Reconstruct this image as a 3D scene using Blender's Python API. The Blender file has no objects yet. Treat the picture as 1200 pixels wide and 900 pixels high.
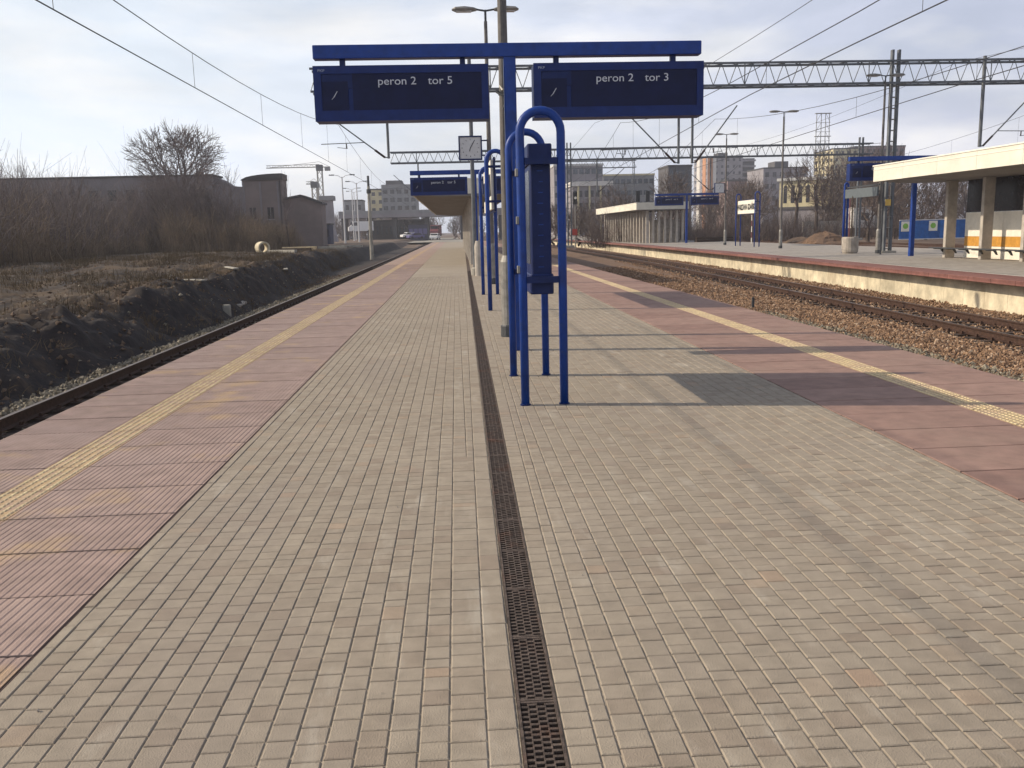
import bpy, math, random
import numpy as np
from mathutils import Vector, Matrix
random.seed(7); RNG = np.random.default_rng(11)
SC = bpy.context.scene
COL = SC.collection
PI = math.pi

# ------------------------------------------------------------------ camera
EYE = 1.65
FPX = 1036.0                                   # focal length for a 1200 px wide picture
YAW, PITCH, ROLL = math.radians(3.35), math.radians(-9.85), math.radians(1.4)
_f = Vector((math.sin(YAW)*math.cos(PITCH), math.cos(YAW)*math.cos(PITCH), math.sin(PITCH)))
_r = Vector((math.cos(YAW), -math.sin(YAW), 0)); _u = _r.cross(_f)
_R = _r*math.cos(ROLL) - _u*math.sin(ROLL); _U = _r*math.sin(ROLL) + _u*math.cos(ROLL)
cam = bpy.data.objects.new('camera', bpy.data.cameras.new('camera'))
COL.objects.link(cam); SC.camera = cam
cam.data.sensor_width = 36.0; cam.data.lens = 36.0*FPX/1200.0
cam.data.clip_start = 0.05; cam.data.clip_end = 8000
cam.matrix_world = Matrix(((_R.x, _U.x, -_f.x, 0), (_R.y, _U.y, -_f.y, 0), (_R.z, _U.z, -_f.z, EYE), (0, 0, 0, 1)))

# ------------------------------------------------------------------ sky and sun
SUN_EL, SUN_AZ = math.radians(32.6), math.radians(-80.0)      # azimuth clockwise from +Y: sun on the left, a little ahead
world = bpy.data.worlds.new('World'); SC.world = world; world.use_nodes = True
nt = world.node_tree; nt.nodes.clear()
def N(tree, t, **kw):
    n = tree.nodes.new(t)
    for k, v in kw.items(): setattr(n, k, v)
    return n
out = N(nt, 'ShaderNodeOutputWorld'); bg = N(nt, 'ShaderNodeBackground'); bg.inputs['Strength'].default_value = 0.1
sky = N(nt, 'ShaderNodeTexSky'); sky.sky_type = 'NISHITA'; sky.sun_disc = False
sky.sun_elevation = SUN_EL; sky.sun_rotation = SUN_AZ; sky.air_density = 1.0; sky.dust_density = 2.5; sky.ozone_density = 1.0
tc = N(nt, 'ShaderNodeTexCoord'); mp = N(nt, 'ShaderNodeMapping'); mp.inputs['Scale'].default_value = (1.0, 1.0, 3.2)
nt.links.new(tc.outputs['Generated'], mp.inputs['Vector'])
n1 = N(nt, 'ShaderNodeTexNoise'); n1.inputs['Scale'].default_value = 2.6; n1.inputs['Detail'].default_value = 6; n1.inputs['Roughness'].default_value = 0.55; n1.inputs['Distortion'].default_value = 0.35
nt.links.new(mp.outputs['Vector'], n1.inputs['Vector'])
r1 = N(nt, 'ShaderNodeValToRGB'); r1.color_ramp.elements[0].position = 0.36; r1.color_ramp.elements[1].position = 0.66
nt.links.new(n1.outputs['Fac'], r1.inputs['Fac'])
n2 = N(nt, 'ShaderNodeTexNoise'); n2.inputs['Scale'].default_value = 4.2; n2.inputs['Detail'].default_value = 5
nt.links.new(mp.outputs['Vector'], n2.inputs['Vector'])
# veil colour: cream towards the sun side, lilac grey away from it
sep = N(nt, 'ShaderNodeSeparateXYZ'); nt.links.new(tc.outputs['Generated'], sep.inputs['Vector'])
mr = N(nt, 'ShaderNodeMapRange'); mr.inputs['From Min'].default_value = -0.45; mr.inputs['From Max'].default_value = 0.5
nt.links.new(sep.outputs['X'], mr.inputs['Value'])
side = N(nt, 'ShaderNodeMix', data_type='RGBA'); side.inputs['A'].default_value = (10.4, 11.3, 12.2, 1); side.inputs['B'].default_value = (7.9, 8.2, 10.0, 1)
nt.links.new(mr.outputs['Result'], side.inputs['Factor'])
puff = N(nt, 'ShaderNodeMix', data_type='RGBA'); puff.inputs['B'].default_value = (12.5, 12.2, 11.9, 1)
pr = N(nt, 'ShaderNodeValToRGB'); pr.color_ramp.elements[0].position = 0.45; pr.color_ramp.elements[1].position = 0.66; pr.color_ramp.elements[1].color = (.85, .85, .85, 1)
nt.links.new(n2.outputs['Fac'], pr.inputs['Fac']); nt.links.new(pr.outputs['Color'], puff.inputs['Factor']); nt.links.new(side.outputs['Result'], puff.inputs['A'])
# the veil is dense near the horizon and thins out higher up
mz = N(nt, 'ShaderNodeMapRange'); mz.inputs['From Min'].default_value = 0.0; mz.inputs['From Max'].default_value = 0.75; mz.inputs['To Min'].default_value = 0.92; mz.inputs['To Max'].default_value = 0.22
nt.links.new(sep.outputs['Z'], mz.inputs['Value'])
mm = N(nt, 'ShaderNodeMath', operation='MULTIPLY_ADD'); mm.inputs[1].default_value = 0.34; nt.links.new(r1.outputs['Color'], mm.inputs[0]); nt.links.new(mz.outputs['Result'], mm.inputs[2])
ms = N(nt, 'ShaderNodeMath', operation='SUBTRACT', use_clamp=True); ms.inputs[1].default_value = 0.18; nt.links.new(mm.outputs[0], ms.inputs[0])
mix = N(nt, 'ShaderNodeMix', data_type='RGBA'); nt.links.new(ms.outputs[0], mix.inputs['Factor'])
nt.links.new(sky.outputs['Color'], mix.inputs['A']); nt.links.new(puff.outputs['Result'], mix.inputs['B'])
nt.links.new(mix.outputs['Result'], bg.inputs['Color']); nt.links.new(bg.outputs['Background'], out.inputs['Surface'])

sl = bpy.data.lights.new('sun', 'SUN'); sl.energy = 4.6; sl.angle = math.radians(0.55); sl.color = (1.0, 0.86, 0.66)
so = bpy.data.objects.new('sun', sl); COL.objects.link(so)
_sd = Vector((math.sin(SUN_AZ)*math.cos(SUN_EL), math.cos(SUN_AZ)*math.cos(SUN_EL), math.sin(SUN_EL)))
so.rotation_euler = _sd.to_track_quat('Z', 'Y').to_euler(); so.location = _sd*60
vs = SC.view_settings; vs.view_transform = 'Standard'; vs.look = 'None'; vs.exposure = 0.0; vs.gamma = 1.0; vs.use_curve_mapping = False
SC.cycles.max_bounces = 6; SC.cycles.diffuse_bounces = 3; SC.cycles.glossy_bounces = 3; SC.cycles.transparent_max_bounces = 6

# ------------------------------------------------------------------ materials
MATS = {}
def mat(name, col, rough=0.75, var=0.12, scale=6.0, bump=0.0, bscale=40.0, metal=0.0, col2=None, spec=0.4, attr=False, big=0.0, stretch=None, tint=None):
    m = bpy.data.materials.new(name); m.use_nodes = True; t = m.node_tree; b = t.nodes['Principled BSDF']
    L = t.links.new
    g = N(t, 'ShaderNodeNewGeometry'); pos = g.outputs['Position']
    if stretch:
        mpn = N(t, 'ShaderNodeMapping'); mpn.inputs['Scale'].default_value = stretch; L(pos, mpn.inputs['Vector']); pos = mpn.outputs['Vector']
    n = N(t, 'ShaderNodeTexNoise'); n.inputs['Scale'].default_value = scale; n.inputs['Detail'].default_value = 5; n.inputs['Roughness'].default_value = 0.62; L(pos, n.inputs['Vector'])
    c2 = col2 or tuple(c*(1-var*2.2) for c in col)
    c1 = tuple(min(1, c*(1+var)) for c in col)
    rp = N(t, 'ShaderNodeValToRGB'); rp.color_ramp.elements[0].position = 0.33; rp.color_ramp.elements[1].position = 0.68
    rp.color_ramp.elements[0].color = (*c2, 1); rp.color_ramp.elements[1].color = (*c1, 1); L(n.outputs['Fac'], rp.inputs['Fac'])
    cur = rp.outputs['Color']
    if attr:
        a = N(t, 'ShaderNodeAttribute'); a.attribute_name = 'tint'; oi = N(t, 'ShaderNodeObjectInfo')
        ad = N(t, 'ShaderNodeMath', operation='ADD'); L(a.outputs['Fac'], ad.inputs[0]); L(oi.outputs['Random'], ad.inputs[1])
        fr = N(t, 'ShaderNodeMath', operation='FRACT'); L(ad.outputs[0], fr.inputs[0])
        tr = N(t, 'ShaderNodeValToRGB'); tr.color_ramp.interpolation = 'LINEAR'
        els = tint or [(0, (.82, .80, .80)), (.5, (1, 1, 1)), (1, (1.1, 1.1, 1.08))]
        tr.color_ramp.elements[0].position = els[0][0]; tr.color_ramp.elements[0].color = (*els[0][1], 1)
        tr.color_ramp.elements[1].position = els[-1][0]; tr.color_ramp.elements[1].color = (*els[-1][1], 1)
        for p_, c_ in els[1:-1]:
            e = tr.color_ramp.elements.new(p_); e.color = (*c_, 1)
        L(fr.outputs[0], tr.inputs['Fac'])
        mx = N(t, 'ShaderNodeMix', data_type='RGBA', blend_type='MULTIPLY'); mx.inputs['Factor'].default_value = 1; L(cur, mx.inputs['A']); L(tr.outputs['Color'], mx.inputs['B']); cur = mx.outputs['Result']
    if big:
        nb = N(t, 'ShaderNodeTexNoise'); nb.inputs['Scale'].default_value = 0.55; nb.inputs['Detail'].default_value = 4; L(g.outputs['Position'], nb.inputs['Vector'])
        rb = N(t, 'ShaderNodeMapRange'); rb.inputs['From Min'].default_value = .3; rb.inputs['From Max'].default_value = .7; rb.inputs['To Min'].default_value = 1-big; rb.inputs['To Max'].default_value = 1+big*.5
        L(nb.outputs['Fac'], rb.inputs['Value'])
        mb = N(t, 'ShaderNodeMix', data_type='RGBA', blend_type='MULTIPLY'); mb.inputs['Factor'].default_value = 1; L(cur, mb.inputs['A']); L(rb.outputs['Result'], mb.inputs['B']); cur = mb.outputs['Result']
    L(cur, b.inputs['Base Color'])
    b.inputs['Roughness'].default_value = rough; b.inputs['Metallic'].default_value = metal; b.inputs['Specular IOR Level'].default_value = spec
    if bump:
        nn = N(t, 'ShaderNodeTexNoise'); nn.inputs['Scale'].default_value = bscale; nn.inputs['Detail'].default_value = 4; L(pos, nn.inputs['Vector'])
        bp = N(t, 'ShaderNodeBump'); bp.inputs['Strength'].default_value = bump; bp.inputs['Distance'].default_value = 0.02; L(nn.outputs['Fac'], bp.inputs['Height']); L(bp.outputs['Normal'], b.inputs['Normal'])
    MATS[name] = m; return m
def stain(m, col, scale, lo, hi, amount=.7, pos_scale=None):
    """an extra blotch colour laid into a material's base colour"""
    t = m.node_tree; b = t.nodes['Principled BSDF']; src = b.inputs['Base Color'].links[0].from_socket
    g = N(t, 'ShaderNodeNewGeometry'); mpn = N(t, 'ShaderNodeMapping'); mpn.inputs['Location'].default_value = (scale*3.1, 7.7, 1.3)
    if pos_scale: mpn.inputs['Scale'].default_value = pos_scale
    t.links.new(g.outputs['Position'], mpn.inputs['Vector'])
    n = N(t, 'ShaderNodeTexNoise'); n.inputs['Scale'].default_value = scale; n.inputs['Detail'].default_value = 5; n.inputs['Roughness'].default_value = .6; t.links.new(mpn.outputs['Vector'], n.inputs['Vector'])
    r = N(t, 'ShaderNodeMapRange'); r.inputs['From Min'].default_value = lo; r.inputs['From Max'].default_value = hi; r.inputs['To Max'].default_value = amount; t.links.new(n.outputs['Fac'], r.inputs['Value'])
    mx = N(t, 'ShaderNodeMix', data_type='RGBA'); t.links.new(r.outputs['Result'], mx.inputs['Factor']); t.links.new(src, mx.inputs['A']); mx.inputs['B'].default_value = (*col, 1)
    t.links.new(mx.outputs['Result'], b.inputs['Base Color']); return m

M_brick = mat('brick', (.312, .266, .213), .88, .07, 9, .3, 160, attr=True, big=.08,
              tint=[(0, (.88, .84, .83)), (.12, (.95, .935, .92)), (.5, (1, 1, 1)), (.97, (1.05, 1.05, 1.04)), (.996, (1.08, .99, .93)), (1, (1.10, .96, .89))])
stain(M_brick, (.26, .22, .19), .9, .54, .70, .40, (1, .35, 1)); stain(M_brick, (.46, .42, .36), 2.6, .60, .72, .45, (1.6, .5, 1)); stain(M_brick, (.36, .26, .20), 1.7, .66, .76, .45); stain(M_brick, (.15, .13, .115), 16, .70, .74, .45); stain(M_brick, (.24, .20, .17), 5, .60, .72, .35)
M_joint = mat('sand_joint', (.34, .29, .23), .95, .2, 30, .4, 120)
M_slab = mat('red_slab', (.325, .232, .200), .72, .10, 5, .25, 120, attr=True, big=.08, tint=[(0, (.92, .90, .90)), (.5, (1, 1, 1)), (1, (1.05, 1.06, 1.06))])
stain(M_slab, (.47, .32, .15), 1.4, .56, .70, .65); stain(M_slab, (.33, .25, .23), .8, .5, .7, .4)
M_slabr = mat('dark_red_slab', (.290, .182, .150), .8, .10, 5, .25, 120, attr=True, big=.10, tint=[(0, (.88, .86, .86)), (.5, (1, 1, 1)), (1, (1.06, 1.08, 1.08))])
stain(M_slabr, (.30, .21, .17), 1.1, .5, .7, .5)
M_yellow = mat('worn_yellow', (.66, .55, .33), .75, .15, 18, .3, 90, big=.12); stain(M_yellow, (.42, .31, .22), 6, .42, .62, .8)
M_tilebase = mat('worn_tile_base', (.46, .325, .185), .78, .14, 7, .3, 90, big=.1); stain(M_tilebase, (.36, .25, .20), 5, .42, .60, .8)
M_kerbdark = mat('joint_dark', (.05, .03, .03), .9, .2, 20)
M_conc = mat('concrete', (.36, .34, .30), .85, .14, 2.5, .3, 60, big=.12)
M_wallc = mat('pale_wall_concrete', (.66, .59, .45), .85, .16, 1.8, .3, 50, attr=True, big=.1, tint=[(0, (.9, .9, .88)), (1, (1.05, 1.05, 1.03))]); stain(M_wallc, (.36, .28, .19), 1.6, .52, .72, .6, (1, 1, .25))
M_coping = mat('red_coping', (.225, .095, .08), .75, .12, 5, .2, 80, attr=True, tint=[(0, (.85, .85, .85)), (1, (1.1, 1.15, 1.15))])
M_pave3 = mat('far_paving', (.33, .30, .27), .85, .12, 3, .3, 60, big=.12)
M_white = mat('white_line', (.66, .62, .56), .7, .1, 20)
M_blue = mat('blue_paint', (.007, .043, .245), .42, .10, 8, .05, 60, spec=.32)
stain(M_blue, (.022, .050, .15), 13, .60, .70, .55); stain(M_blue, (.010, .022, .10), 3, .55, .7, .5)
M_bluedk = mat('dark_blue_paint', (.005, .016, .090), .48, .10, 8, .05, 60, spec=.28)
M_screen = mat('display_glass', (.006, .010, .050), .45, .1, 6, spec=.22)
M_casing = mat('display_casing', (.006, .022, .130), .45, .1, 8, spec=.28)
M_letter = mat('white_lettering', (.58, .60, .66), .6, .03, 6)
M_letterdim = mat('grey_lettering', (.35, .40, .52), .6, .03, 6)
M_steel = mat('galvanised_steel', (.26, .25, .235), .55, .14, 7, .1, 60, metal=.35)
M_poledk = mat('backlit_pole', (.135, .125, .12), .7, .14, 7, .1, 60)  # steel of the upper lamp poles, their backlit shade put into the colour
M_steeldk = mat('dark_steel', (.060, .064, .072), .6, .15, 7, .1, 60, metal=.2)
M_gantry = mat('gantry_steel', (.13, .14, .155), .6, .15, 3, metal=.2)
M_wire = mat('copper_wire', (.045, .045, .05), .55, .1, 5, metal=.3)
M_insul = mat('brown_insulator', (.05, .028, .022), .35, .1, 9)
M_rail = mat('rusty_rail', (.075, .040, .028), .65, .2, 12, .3, 80, metal=.3)
M_railtop = mat('rail_head', (.17, .13, .105), .42, .15, 14, metal=.6)
M_sleeper = mat('timber_sleeper', (.060, .040, .030), .9, .22, 8, .5, 50)
M_stone = mat('ballast_stone', (.29, .195, .13), .9, .15, 22, .3, 90, attr=True, tint=[(0, (.40, .34, .34)), (.35, (.85, .78, .72)), (.8, (1.15, 1.05, .95)), (.93, (1.5, 1.6, 1.7)), (1, (1.6, 1.9, 2.2))])
M_stoneg = mat('grey_stone', (.25, .22, .17), .9, .15, 22, .3, 90, attr=True, tint=[(0, (.5, .48, .45)), (.5, (1, 1, 1)), (1, (1.35, 1.35, 1.35))])
M_bed = mat('ballast_bed', (.20, .125, .08), .95, .25, 14, 1.0, 26); stain(M_bed, (.09, .055, .04), 18, .48, .6, .6)
M_beddk = mat('oily_bed', (.045, .030, .026), .95, .25, 14, 1.0, 30)
M_soil = mat('soil', (.052, .034, .020), .95, .28, 1.2, 1.0, 8, col2=(.030, .020, .017)); stain(M_soil, (.098, .064, .036), .40, .50, .62, .8, (1, .55, 1)); stain(M_soil, (.018, .014, .016), 1.1, .50, .60, .85, (1, .35, 1)); stain(M_soil, (.12, .085, .06), 5, .60, .66, .5)
M_soildk = mat('dark_soil', (.026, .019, .017), .95, .3, 3, 1.0, 12, col2=(.012, .010, .012)); stain(M_soildk, (.075, .050, .032), 2.0, .56, .70, .65)
M_field = mat('brown_field', (.14, .095, .065), .95, .25, .35, .6, 4, col2=(.085, .058, .042), big=.2)
M_cream = mat('cream_fascia', (.72, .70, .61), .6, .05, 1.5, spec=.3, big=.05)
M_creamedge = mat('pale_roof_edge', (.80, .78, .70), .6, .04, 4)
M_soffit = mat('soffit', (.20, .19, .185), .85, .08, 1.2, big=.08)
M_column = mat('shelter_column', (.44, .40, .355), .8, .10, 3, .2, 60)
M_panel = mat('white_panel', (.78, .74, .65), .6, .05, 4)
M_orange = mat('orange_stripe', (.55, .27, .045), .6, .1, 6)
M_glassdk = mat('dark_glazing', (.035, .032, .038), .25, .2, 3, spec=.6)
M_glassbl = mat('window_glass', (.07, .085, .11), .2, .25, 2, spec=.6)
M_bark = mat('bark', (.085, .064, .052), .95, .2, 6, .5, 40)
M_twig = mat('bare_twigs', (.145, .11, .095), .95, .25, .8)
M_twiggrey = mat('grey_twigs', (.20, .16, .15), .95, .25, .6)
M_reed = mat('dry_stems', (.23, .17, .115), .95, .3, .5)
M_reeddk = mat('dead_grass_blades', (.125, .088, .048), .95, .3, .5)
M_clock = mat('clock_face', (.56, .56, .57), .5, .05, 8)
M_planter = mat('planter_concrete', (.37, .33, .29), .9, .12, 5, .4, 40)
M_black = mat('black_paint', (.012, .012, .014), .45, .1, 8)
M_red = mat('red_paint', (.45, .05, .035), .5, .1, 8)
M_yellowsign = mat('yellow_plate', (.75, .50, .12), .6, .05, 8)
M_boardgrey = mat('grey_board', (.11, .13, .145), .55, .06, 4)
M_hoard = mat('blue_hoarding', (.025, .12, .38), .6, .12, 3, attr=True)
M_green = mat('green_print', (.25, .50, .08), .6, .1, 8)
M_rubber = mat('tyre_rubber', (.02, .02, .02), .8, .1, 8)
M_carwhite = mat('white_car_paint', (.72, .72, .72), .3, .03, 3, spec=.6)
M_carblue = mat('violet_car_paint', (.09, .08, .22), .3, .03, 3, spec=.6)
M_carred = mat('dull_red_paint', (.20, .06, .07), .35, .03, 3, spec=.6)
def wallmat(name, c, **k): return mat(name, c, .9, .10, .25, big=.08, **k)
W_ware = wallmat('warehouse_render', (.21, .19, .20)); W_brown = wallmat('brown_render', (.20, .16, .15))
W_grey = wallmat('grey_render', (.25, .25, .26)); W_lilac = wallmat('lilac_render', (.28, .26, .28)); W_cream = wallmat('cream_render', (.60, .53, .34))
W_orange = wallmat('orange_render', (.50, .24, .12)); W_white = wallmat('white_render', (.66, .63, .60)); W_dark = wallmat('dark_render', (.10, .095, .10))
W_brick = wallmat('red_brown_render', (.24, .16, .145)); W_bluedk = wallmat('blue_grey_sheet', (.055, .06, .10)); W_roof = wallmat('roof_felt', (.07, .065, .065)); W_pale = wallmat('pale_roof_sheet', (.55, .55, .54))

# ------------------------------------------------------------------ mesh helpers
class MB:
    """collects vertices and faces of one mesh"""
    def __init__(s): s.v = []; s.f = []; s.mi = []; s.m = 0
    def add(s, vs_, fs):
        o = len(s.v); s.v.extend([tuple(p) for p in vs_])
        for f in fs: s.f.append(tuple(i+o for i in f)); s.mi.append(s.m)
        return s
    def box(s, x0, x1, y0, y1, z0, z1, cx=0., rot=None):
        p = [(x0, y0, z0), (x1, y0, z0), (x1, y1, z0), (x0, y1, z0), (x0, y0, z1), (x1, y0, z1), (x1, y1, z1), (x0, y1, z1)]
        return s.add(p, [(0, 3, 2, 1), (4, 5, 6, 7), (0, 1, 5, 4), (1, 2, 6, 5), (2, 3, 7, 6), (3, 0, 4, 7)])
    def cbox(s, x0, x1, y0, y1, z0, z1, c):
        """box with chamfered upright and top edges"""
        if min(x1-x0, y1-y0, z1-z0) < 2.5*c: return s.box(x0, x1, y0, y1, z0, z1)
        def ring(i, z): return [(x0+i+c, y0+i, z), (x1-i-c, y0+i, z), (x1-i, y0+i+c, z), (x1-i, y1-i-c, z), (x1-i-c, y1-i, z), (x0+i+c, y1-i, z), (x0+i, y1-i-c, z), (x0+i, y0+i+c, z)]
        rs = [ring(c*.6, z0), ring(0, z0+c), ring(0, z1-c), ring(c*.6, z1)]
        vs_ = [p for r in rs for p in r]; fs = []
        for k in range(3):
            for i in range(8): j = (i+1) % 8; fs.append((k*8+i, k*8+j, k*8+8+j, k*8+8+i))
        fs += [tuple(range(7, -1, -1)), tuple(range(24, 32))]
        return s.add(vs_, fs)
    def tube(s, p0, p1, r0, r1=None, n=8, cap=True):
        r1 = r0 if r1 is None else r1
        a = Vector(p0); b = Vector(p1); d = (b-a)
        if d.length < 1e-6: return s
        d.normalize(); h = Vector((0, 0, 1)) if abs(d.z) < .9 else Vector((1, 0, 0)); u = d.cross(h).normalized(); w = d.cross(u)
        vs_ = [a+(u*math.cos(t)+w*math.sin(t))*r0 for t in (2*PI*i/n for i in range(n))]+[b+(u*math.cos(t)+w*math.sin(t))*r1 for t in (2*PI*i/n for i in range(n))]
        fs = [(i, n+i, n+(i+1) % n, (i+1) % n) for i in range(n)]
        if cap: fs += [tuple(range(n)), tuple(range(2*n-1, n-1, -1))]
        return s.add(vs_, fs)
    def path(s, pts, r, n=10, cap=True):
        """one continuous tube along pts (rings follow the mean direction)"""
        P = [Vector(p) for p in pts]; k = len(P); rr = r if isinstance(r, (list, tuple)) else [r]*k; vs_ = []; ref = None
        for i, p in enumerate(P):
            d = (P[min(i+1, k-1)]-P[max(i-1, 0)]).normalized()
            if ref is None:
                h = Vector((0, 1, 0)) if abs(d.y) < .9 else Vector((1, 0, 0)); ref = d.cross(h).normalized()
            u = (ref-d*ref.dot(d)).normalized(); ref = u; w = d.cross(u)
            vs_ += [p+(u*math.cos(t)+w*math.sin(t))*rr[i] for t in (2*PI*j/n for j in range(n))]
        fs = [(i*n+j, i*n+(j+1) % n, (i+1)*n+(j+1) % n, (i+1)*n+j) for i in range(k-1) for j in range(n)]
        if cap: fs += [tuple(range(n-1, -1, -1)), tuple(range((k-1)*n, k*n))]
        return s.add(vs_, fs)
    def lathe(s, prof, x=0, y=0, n=20):
        vs_ = [(x+r*math.cos(2*PI*i/n), y+r*math.sin(2*PI*i/n), z) for r, z in prof for i in range(n)]
        fs = [(k*n+i, k*n+(i+1) % n, (k+1)*n+(i+1) % n, (k+1)*n+i) for k in range(len(prof)-1) for i in range(n)]
        fs += [tuple(range(n-1, -1, -1)), tuple(range((len(prof)-1)*n, len(prof)*n))]
        return s.add(vs_, fs)
    def prism(s, poly, a, b, axis='y'):
        """poly in the two other axes, extruded from a to b"""
        def P(u, v, t): return (u, t, v) if axis == 'y' else ((t, u, v) if axis == 'x' else (u, v, t))
        n = len(poly); vs_ = [P(u, v, a) for u, v in poly]+[P(u, v, b) for u, v in poly]
        return s.add(vs_, [tuple(range(n)), tuple(range(2*n-1, n-1, -1))]+[(i, n+i, n+(i+1) % n, (i+1) % n) for i in range(n)])
    def mesh(s, name, mats, smooth=False):
        me = bpy.data.meshes.new(name); me.from_pydata(s.v, [], s.f)
        for m in (mats if isinstance(mats, (list, tuple)) else [mats]): me.materials.append(m)
        if any(s.mi): me.polygons.foreach_set('material_index', s.mi)
        if smooth: me.polygons.foreach_set('use_smooth', [True]*len(me.polygons))
        import bmesh as _b
        bm = _b.new(); bm.from_mesh(me); _b.ops.recalc_face_normals(bm, faces=bm.faces); bm.to_mesh(me); bm.free()
        return me
    def build(s, name, mats, parent=None, smooth=False, **props):
        return link(name, s.mesh(name, mats, smooth), parent, **props)
def link(name, data, parent=None, loc=None, **props):
    o = bpy.data.objects.new(name, data); COL.objects.link(o)
    if parent is not None: o.parent = parent
    if loc is not None: o.location = loc
    for k, v in props.items(): o[k] = v
    return o
def thing(name, loc=(0, 0, 0), label=None, category=None, group=None, rz=0.):
    o = link(name, None, loc=loc); o.rotation_euler = (0, 0, rz); o.empty_display_size = .2
    if label: o['label'] = label
    if category: o['category'] = category
    if group: o['group'] = group
    return o
KIDS = {}
def dup(root, loc, label=None, rz=None, scale=None):
    def cp(o, par):
        c = o.copy(); COL.objects.link(c)
        if par is not None: c.parent = par
        for ch in [x for x in o.children]: cp(ch, c)
        return c
    r = cp(root, None); r.location = loc
    if rz is not None: r.rotation_euler = (0, 0, rz)
    if scale is not None: r.scale = scale
    if label: r['label'] = label
    return r
def npmesh(name, V, F, mats, mi=None, tint=None, smooth=False):
    """fast mesh from numpy arrays; F is (n,3) or (n,4)"""
    me = bpy.data.meshes.new(name); nv = len(V); nf, k = F.shape
    me.vertices.add(nv); me.vertices.foreach_set('co', np.asarray(V, np.float32).ravel())
    me.loops.add(nf*k); me.loops.foreach_set('vertex_index', F.astype(np.int32).ravel())
    me.polygons.add(nf); me.polygons.foreach_set('loop_start', np.arange(0, nf*k, k, dtype=np.int32)); me.polygons.foreach_set('loop_total', np.full(nf, k, np.int32))
    for m in (mats if isinstance(mats, (list, tuple)) else [mats]): me.materials.append(m)
    if mi is not None: me.polygons.foreach_set('material_index', np.asarray(mi, np.int32))
    me.polygons.foreach_set('use_smooth', np.full(nf, bool(smooth)))
    if tint is not None:
        a = me.attributes.new('tint', 'FLOAT', 'POINT'); a.data.foreach_set('value', np.asarray(tint, np.float32))
    me.update(calc_edges=True); me.validate(); return me
def vnoise(x, y, seed=0):
    xi = np.floor(x).astype(np.int64); yi = np.floor(y).astype(np.int64); xf = x-xi; yf = y-yi
    def h(a, b):
        n = (a*374761393+b*668265263+seed*974711) & 0xffffffff; n = ((n ^ (n >> 13))*1274126177) & 0xffffffff; n = n ^ (n >> 16)
        return (n & 0xffff)/65535.
    u = xf*xf*(3-2*xf); v = yf*yf*(3-2*yf)
    return (h(xi, yi)*(1-u)+h(xi+1, yi)*u)*(1-v)+(h(xi, yi+1)*(1-u)+h(xi+1, yi+1)*u)*v
def fbm(x, y, o=4, seed=0):
    t = 0*x; a = .5
    for i in range(o): t = t+a*(vnoise(x*2**i, y*2**i, seed+i)-.5)*2; a *= .5
    return t
def text(body, size, parent, loc, rot, m, name='lettering', ext=.002, align='LEFT', sx=1.0, bold=0.):
    c = bpy.data.curves.new(name, 'FONT'); c.body = body; c.offset = bold; c.size = size; c.extrude = ext; c.align_x = align; c.materials.append(m); c.resolution_u = 4
    tmp = bpy.data.objects.new(name, c); COL.objects.link(tmp); bpy.context.view_layer.update()
    me = bpy.data.meshes.new_from_object(tmp.evaluated_get(bpy.context.evaluated_depsgraph_get())); bpy.data.objects.remove(tmp); bpy.data.curves.remove(c)
    if not me.materials: me.materials.append(m)
    o = bpy.data.objects.new(name, me); COL.objects.link(o); o['kind'] = 'stuff'; o.parent = parent; o.location = loc; o.rotation_euler = rot; o.scale = (sx, 1, 1); return o
_K = 1.0
def W(px, py, Y):
    """place of a feature of the distant view: sight line measured in the survey picture, met at distance Y"""
    d = _R*((px-600)/FPX)+_U*((450-py)/FPX)+_f; t = Y/d.y
    return Vector((d.x*t, Y, d.z*t+EYE))

def S(y):                                      # how far the right-hand track and platform bend away with distance
    return float(np.interp(y, [-30, 10, 20, 30, 41, 58, 80, 121, 200, 400], [-1.2, -.35, 0, .45, 1.0, 1.7, 2.2, 2.5, 1.0, -9]))

# ------------------------------------------------------------------ GROUND
xs = np.concatenate([[-1400, -1000, -700, -400, -250, -170, -120, -95, -80, -70], np.arange(-62, -30, 1.0), np.arange(-30, -13, .35), np.arange(-13, -7.0, .11),
                     [-6.8, -5, 0, 10, 20, 27], np.arange(28, 60, 1.0), [64, 70, 80, 100, 130, 170, 250, 400, 700, 1000, 1400]])
ys = np.concatenate([[-60, -20, 0], np.arange(4, 40, .2), np.arange(40, 80, .45), np.arange(80, 160, 1.3), [165, 175, 190, 210, 240, 280, 330, 400, 500, 700, 1000, 1400, 1800]])
X, Y = np.meshgrid(xs, ys, indexing='ij')
crx = np.interp(Y, [0, 28, 45, 70, 150], [-8.65, -8.65, -9.6, -10.6, -11.5]); crz = np.interp(Y, [0, 20, 28, 40, 60, 120], [.02, .0, .12, .38, .30, .15])
crx = crx+.45*fbm(X*0+3, Y*.35, 3, 5); foot = crx+1.58
t = np.clip((foot-X)/(foot-crx), 0, 1)
Z = -1.0+(crz+1.0)*(t*t*(3-2*t)*.6+t*.4)
far = np.clip((crx-X)/10, 0, 1)
rough = np.clip((foot-X)*2, 0, 1)*np.clip((110-Y)/60+.3, .15, 1)
near = np.exp(-((X+9)/2.2)**2)
Z += rough*(.26*fbm(X*.45, Y*.22, 4, 1)+.15*fbm(X*1.7, Y*1.1, 3, 2)*(.7+1.5*near)+.08*fbm(X*5, Y*4.2, 2, 3)*(1+1.3*near)+.22*near*fbm(X*.8, Y*.55, 3, 77))
Z += far*.20*np.sin((X+.32*Y)*1.9+1.5*fbm(X*.1, Y*.1, 2, 9))*np.clip((60-Y)/40, 0, 1)+far*.1
right = np.clip((X-27.5)/3, 0, 1)
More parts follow.
